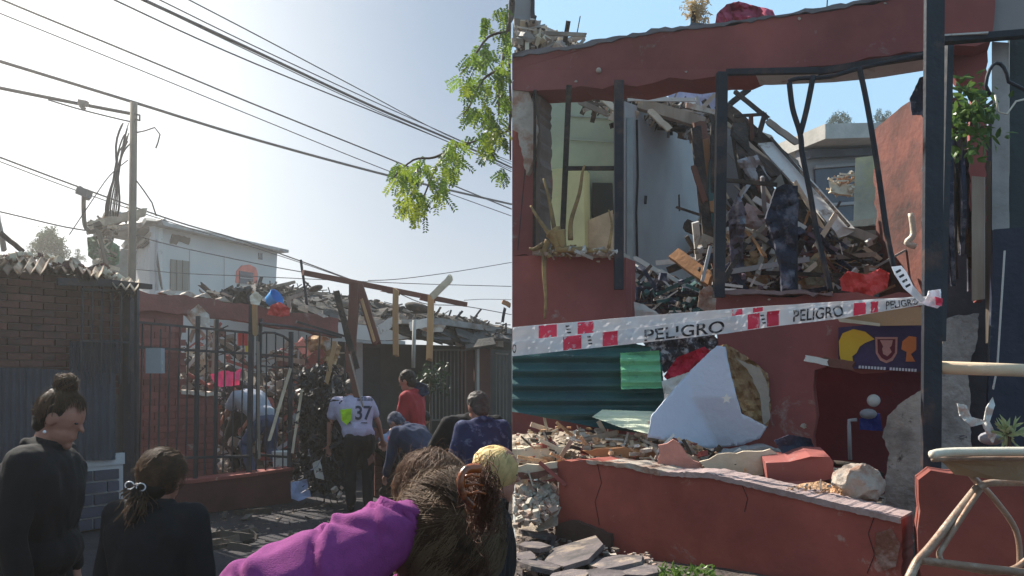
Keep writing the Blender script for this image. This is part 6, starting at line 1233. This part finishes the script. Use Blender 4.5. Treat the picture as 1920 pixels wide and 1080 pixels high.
# woman seen from behind with a pearl hair clip
rB, JB = person('woman seen from behind with a white bow clip in low-tied hair', 282, 3.0, .0, 1.365, 14, lean=4, head=(12, 4), arms=((-.15, .05, .46), (.15, .05, .46)), top=blackC, legs=blackC, hair=None, bulk=1.12, vox=.008)
h = JB['h']; hc, hf, hu, hr = JB['hc'], JB['hf'], JB['hu'], JB['hr']; m = MB()
m.ell(hc+hu*.02*h-hf*.014*h, (hr*.056*h, hf*.060*h, hu*.060*h), 16, 12); m.ell(hc-hu*.02*h-hf*.034*h, (hr*.044*h, hf*.034*h, hu*.05*h), 12, 8)
m.cap(hc-hf*.06*h-hu*.045*h-hr*.02*h, hc-hf*.07*h-hu*.12*h-hr*.02*h, .024*h, .016*h); remesh(m, .007, 3, .003, 30).build('hair', hairK, rB, smooth=True)
strands('hair_strands', rB, hairB, JB, (-.25, -1, -.6), 3600, lift=1.045, w=.0007, wave=.005, fly=150, flyl=.05, lowcut=-.8, tail=.12, taildir=(0, -.1, -1), rad=(.058, .066, .067))
cp = P(262, 895, 2.5)
cp = hc-hf*.076*h-hu*.032*h-hr*.018*h
ck = MB()
for s in (-1, 1):
    ck.tube([cp+Vector((s*(.004+.017*(1-math.cos(t))), -.008, .014*math.sin(t)-.003*s)) for t in [i*2*math.pi/14 for i in range(15)]], .0026, 6)
ck.build('hair_clip', clipW, rB, smooth=True)
# purple sleeve: woman raising her hand to her hair
C = P(846, 1000, 1.58)
rC = empty('person', Vector((C.x, C.y, 0)), 'woman in purple fleece lifting her hand to her wavy brown hair, lower centre', 'person')
hf = Vector((.25, .95, -.15)).normalized(); hu = Vector((.05, .1, 1)).normalized(); hr = hf.cross(hu).normalized(); hu = hr.cross(hf).normalized(); h = 1.62
JC = dict(hc=C-hu*.012*h, hf=hf, hu=hu, hr=hr, h=h)
b = MB(); b.ell(C, (hr*.075, hf*.09, hu*.1), 16, 12); b.ell(C-hu*.05+hf*.02, (hr*.06, hf*.065, hu*.065)); b.cap(C+hf*.085, C+hf*.10-hu*.02, .01, .014, 6)
for s in (-1, 1): b.ell(C+hr*s*.078-hf*.005, (hr*.01, hf*.022, hu*.032), 8, 5)
nk = C-hu*.19-hf*.03; b.cap(C-hu*.06-hf*.02, nk, .055, .06)
shL = nk-hu*.05-hr*.16; shR = nk-hu*.05+hr*.17; pelv = Vector((nk.x, nk.y, .85))
b.ell((nk+pelv)/2, (Vector((.15, 0, 0)), Vector((0, .1, 0)), Vector((0, 0, .26)))); b.ell(pelv, (Vector((.15, 0, 0)), Vector((0, .11, 0)), Vector((0, 0, .12))))
elb = P(478, 1148, 1.36); wri = P(790, 962, 1.50)
b.cap(shL, elb, .05, .04); b.cap(elb, wri, .036, .024); hand(b, wri, P(845, 950, 1.62)-wri, Vector((-.3, -.3, 1)), 1.0, .5)
er = shR+Vector((.05, .02, -.27)); wr_ = er+Vector((-.05, .18, -.12)); b.cap(shR, er, .045, .036); b.cap(er, wr_, .035, .024); hand(b, wr_, wr_-er, Vector((0, 0, 1)), 1.0, .5)
for s in (-1, 1):
    hp_ = pelv+Vector((s*.085, 0, 0)); kn_ = Vector((hp_.x, hp_.y+.02, .47)); an_ = Vector((hp_.x, hp_.y, .08)); b.cap(hp_, kn_, .075, .05); b.cap(kn_, an_, .05, .035); b.cap(an_-Vector((0, 0, .04)), an_+Vector((0, .15, -.045)), .035, .026)
remesh(b, .008, 3).build('body', skin, rC, smooth=True, origin=rC.location)
t = MB(); t.ell((nk+pelv)/2, (Vector((.19, 0, 0)), Vector((0, .14, 0)), Vector((0, 0, .30)))); t.ell(nk-hu*.07, (hr*.19, hf*.09, hu*.06)); t.cap(shL, elb, .09, .085)
cuff = elb.lerp(wri, .91); t.cap(elb, elb.lerp(wri, .35), .088, .085); t.cap(elb.lerp(wri, .35), elb.lerp(wri, .75), .083, .062); t.cap(elb.lerp(wri, .75), cuff, .062, .040)
t.cap(shR, er, .07, .06); t.cap(er, er.lerp(wr_, .9), .06, .045)
fm = remesh(t, .007, 5); ad = (wri-elb).normalized(); al = (wri-elb).length
cx = MB(); cx.v = fm.v; cx.f = fm.f; cx.mi = fm.mi
# drapes of the sleeve: rings of cloth that bunch between elbow and cuff
me = bpy.data.meshes.new('t'); me.from_pydata([tuple(v) for v in cx.v], [], cx.f); nrm = [v.normal.copy() for v in me.vertices]
CR = [(-.12, .16, .05, .010, 1.4), (.16, -.18, .035, .009, 1.8), (.40, .20, .035, .009, 1.3), (.57, -.16, .03, .012, 2.0), (.72, .12, .022, .012, 1.5), (.83, -.10, .018, .008, 1.6)]
for i, v in enumerate(cx.v):
    s = (v-elb).dot(ad)/al; rad_ = (v-elb)-ad*(v-elb).dot(ad); ang = math.atan2(rad_.z, rad_.y)
    if -.5 < s < 1.1 and rad_.length < .14:
        dd = 0
        for s0, kk, wd, dp, a0 in CR:
            u_ = s-s0-kk*(ang-1.2)-.05*noise.noise(v*6+Vector((s0*9, 0, 0))); e = math.exp(-(u_/wd)**2)*dp; g_ = math.exp(-((ang-a0)/1.3)**2); dd += (-e+.7*dp*math.exp(-((u_-wd*1.9)/(wd*1.6))**2))*g_
        cx.v[i] = v+nrm[i]*(dd+.004*noise.noise(v*7))
    else: cx.v[i] = v+nrm[i]*.01*(1-2*abs(noise.noise(v*9)))
bpy.data.meshes.remove(me)
cx.build('fleece', purple, rC, smooth=True)
m = MB(); m.tube([cuff+ad*(-.008), cuff+ad*.006], .042, 18, .041); m.build('cuff', purple, rC, smooth=True)
tr_ = MB(); tr_.ell(pelv, (Vector((.17, 0, 0)), Vector((0, .13, 0)), Vector((0, 0, .13))))
for s in (-1, 1): hp_ = pelv+Vector((s*.085, 0, 0)); tr_.cap(hp_, Vector((hp_.x, hp_.y+.02, .47)), .09, .065); tr_.cap(Vector((hp_.x, hp_.y+.02, .47)), Vector((hp_.x, hp_.y, .1)), .062, .05)
remesh(tr_, .015, 3).build('trousers', blackC, rC, smooth=True)
m = MB(); m.ell(C+hu*.01-hf*.015, (hr*.096, hf*.105, hu*.105), 18, 12); m.ell(C-hu*.06-hf*.04, (hr*.09, hf*.06, hu*.10)); remesh(m, .009, 3, .006, 22).build('hair', hairB, rC, smooth=True)
rad = (.063, .070, .071)
strands('hair_strands', rC, hairB, JC, (.9, -.9, .35), 7500, lift=1.03, w=.00055, wave=.012, fly=110, flyl=.06, lowcut=-1, rad=rad)
strands('light_locks', rC, M('lit_brown_hair', (.19, .12, .07), rough=.6, bump=0, var=.4, spec=.2), JC, (-.75, -.9, -1.3), 2600, lift=1.05, w=.0005, wave=.016, fly=40, flyl=.05, lowcut=-.9, rad=rad, tail=.10, taildir=(.1, -.1, -1))
# twisted knot of hair and tortoise claw clip at the right of that head
kc = P(905, 935, 1.38); m = MB()
for _ in range(700):
    a = Vector((R.gauss(0, .5), R.gauss(0, 1), R.gauss(0, 1))).normalized(); b_ = a.cross(Vector((1, R.gauss(0, .4), R.gauss(0, .4)))).normalized(); rr = R.uniform(.008, .036); s0 = R.uniform(0, 6); o_ = Vector((R.gauss(0, .008), R.gauss(0, .01), R.gauss(0, .02)))
    q = [kc+o_+(a*math.cos(s0+t*.4)+b_*math.sin(s0+t*.4))*rr for t in range(8)]
    if max(v.x for v in q) < -.004: m.tube(q, .0006, 3)
m.build('twisted_locks', M('dark_auburn', (.09, .035, .018), rough=.6, spec=.2, bump=0), rC, smooth=True)
cl = MB(); q0 = P(884, 905, 1.33)
cl.tube(smoothpath([P(900, 878, 1.34), P(876, 880, 1.33), P(864, 900, 1.32), P(870, 930, 1.32), P(888, 950, 1.33)], 4), .0085, 8, .006)
for k in range(3): a = P(866+k*6, 896+k*16, 1.32); cl.tube([a, a+Vector((.016, -.004, .006)), a+Vector((.028, .012, 0))], .0035, 6, .002)
cl.build('claw_clip', M('tortoise_clip', (.28, .07, .015), rough=.25, col2=(.06, .02, .01), mscale=30, spec=.6), rC, smooth=True)
# curly brown head and blond head behind
def headonly(label, px, py, D, w, mats, tie, n, wave, H=1.6, yaw=10, extra=None, fl=.06):
    c = P(px, py, D); rt, J = person(label, px, D+.02, .0, (c.z)/.925, yaw, head=(10, 0), top=blackC, legs=blackC, hair=None, vox=.011)
    h = J['h']; dx = c-J['hc']; mx = MB(); mx.ell(J['hc']+J['hu']*.015*h-J['hf']*.012*h, (J['hr']*w, J['hf']*w*1.1, J['hu']*w*1.12), 16, 12); remesh(mx, .009, 3, .005, 25).build('hair', mats[0], rt, smooth=True)
    J2 = dict(J); rd = (w/h*1.02, w/h*1.12, w/h*1.14); strands('hair_strands', rt, mats[1], J2, tie, n*3, lift=1.02, w=.0008, wave=wave, fly=120, flyl=fl, lowcut=-1, rad=rd); return rt, J
headonly('curly brown-haired person in front of the low brick wall, face hidden', 808, 925, 2.5, .105, (hairC, hairC), (-.4, -.6, -1.2), 1800, .03, fl=.08)
headonly('blond-haired person at the right edge of the crowd', 913, 885, 2.9, .070, (hairY, hairY), (.1, -.8, -1.5), 1500, .004, fl=.02, yaw=82)
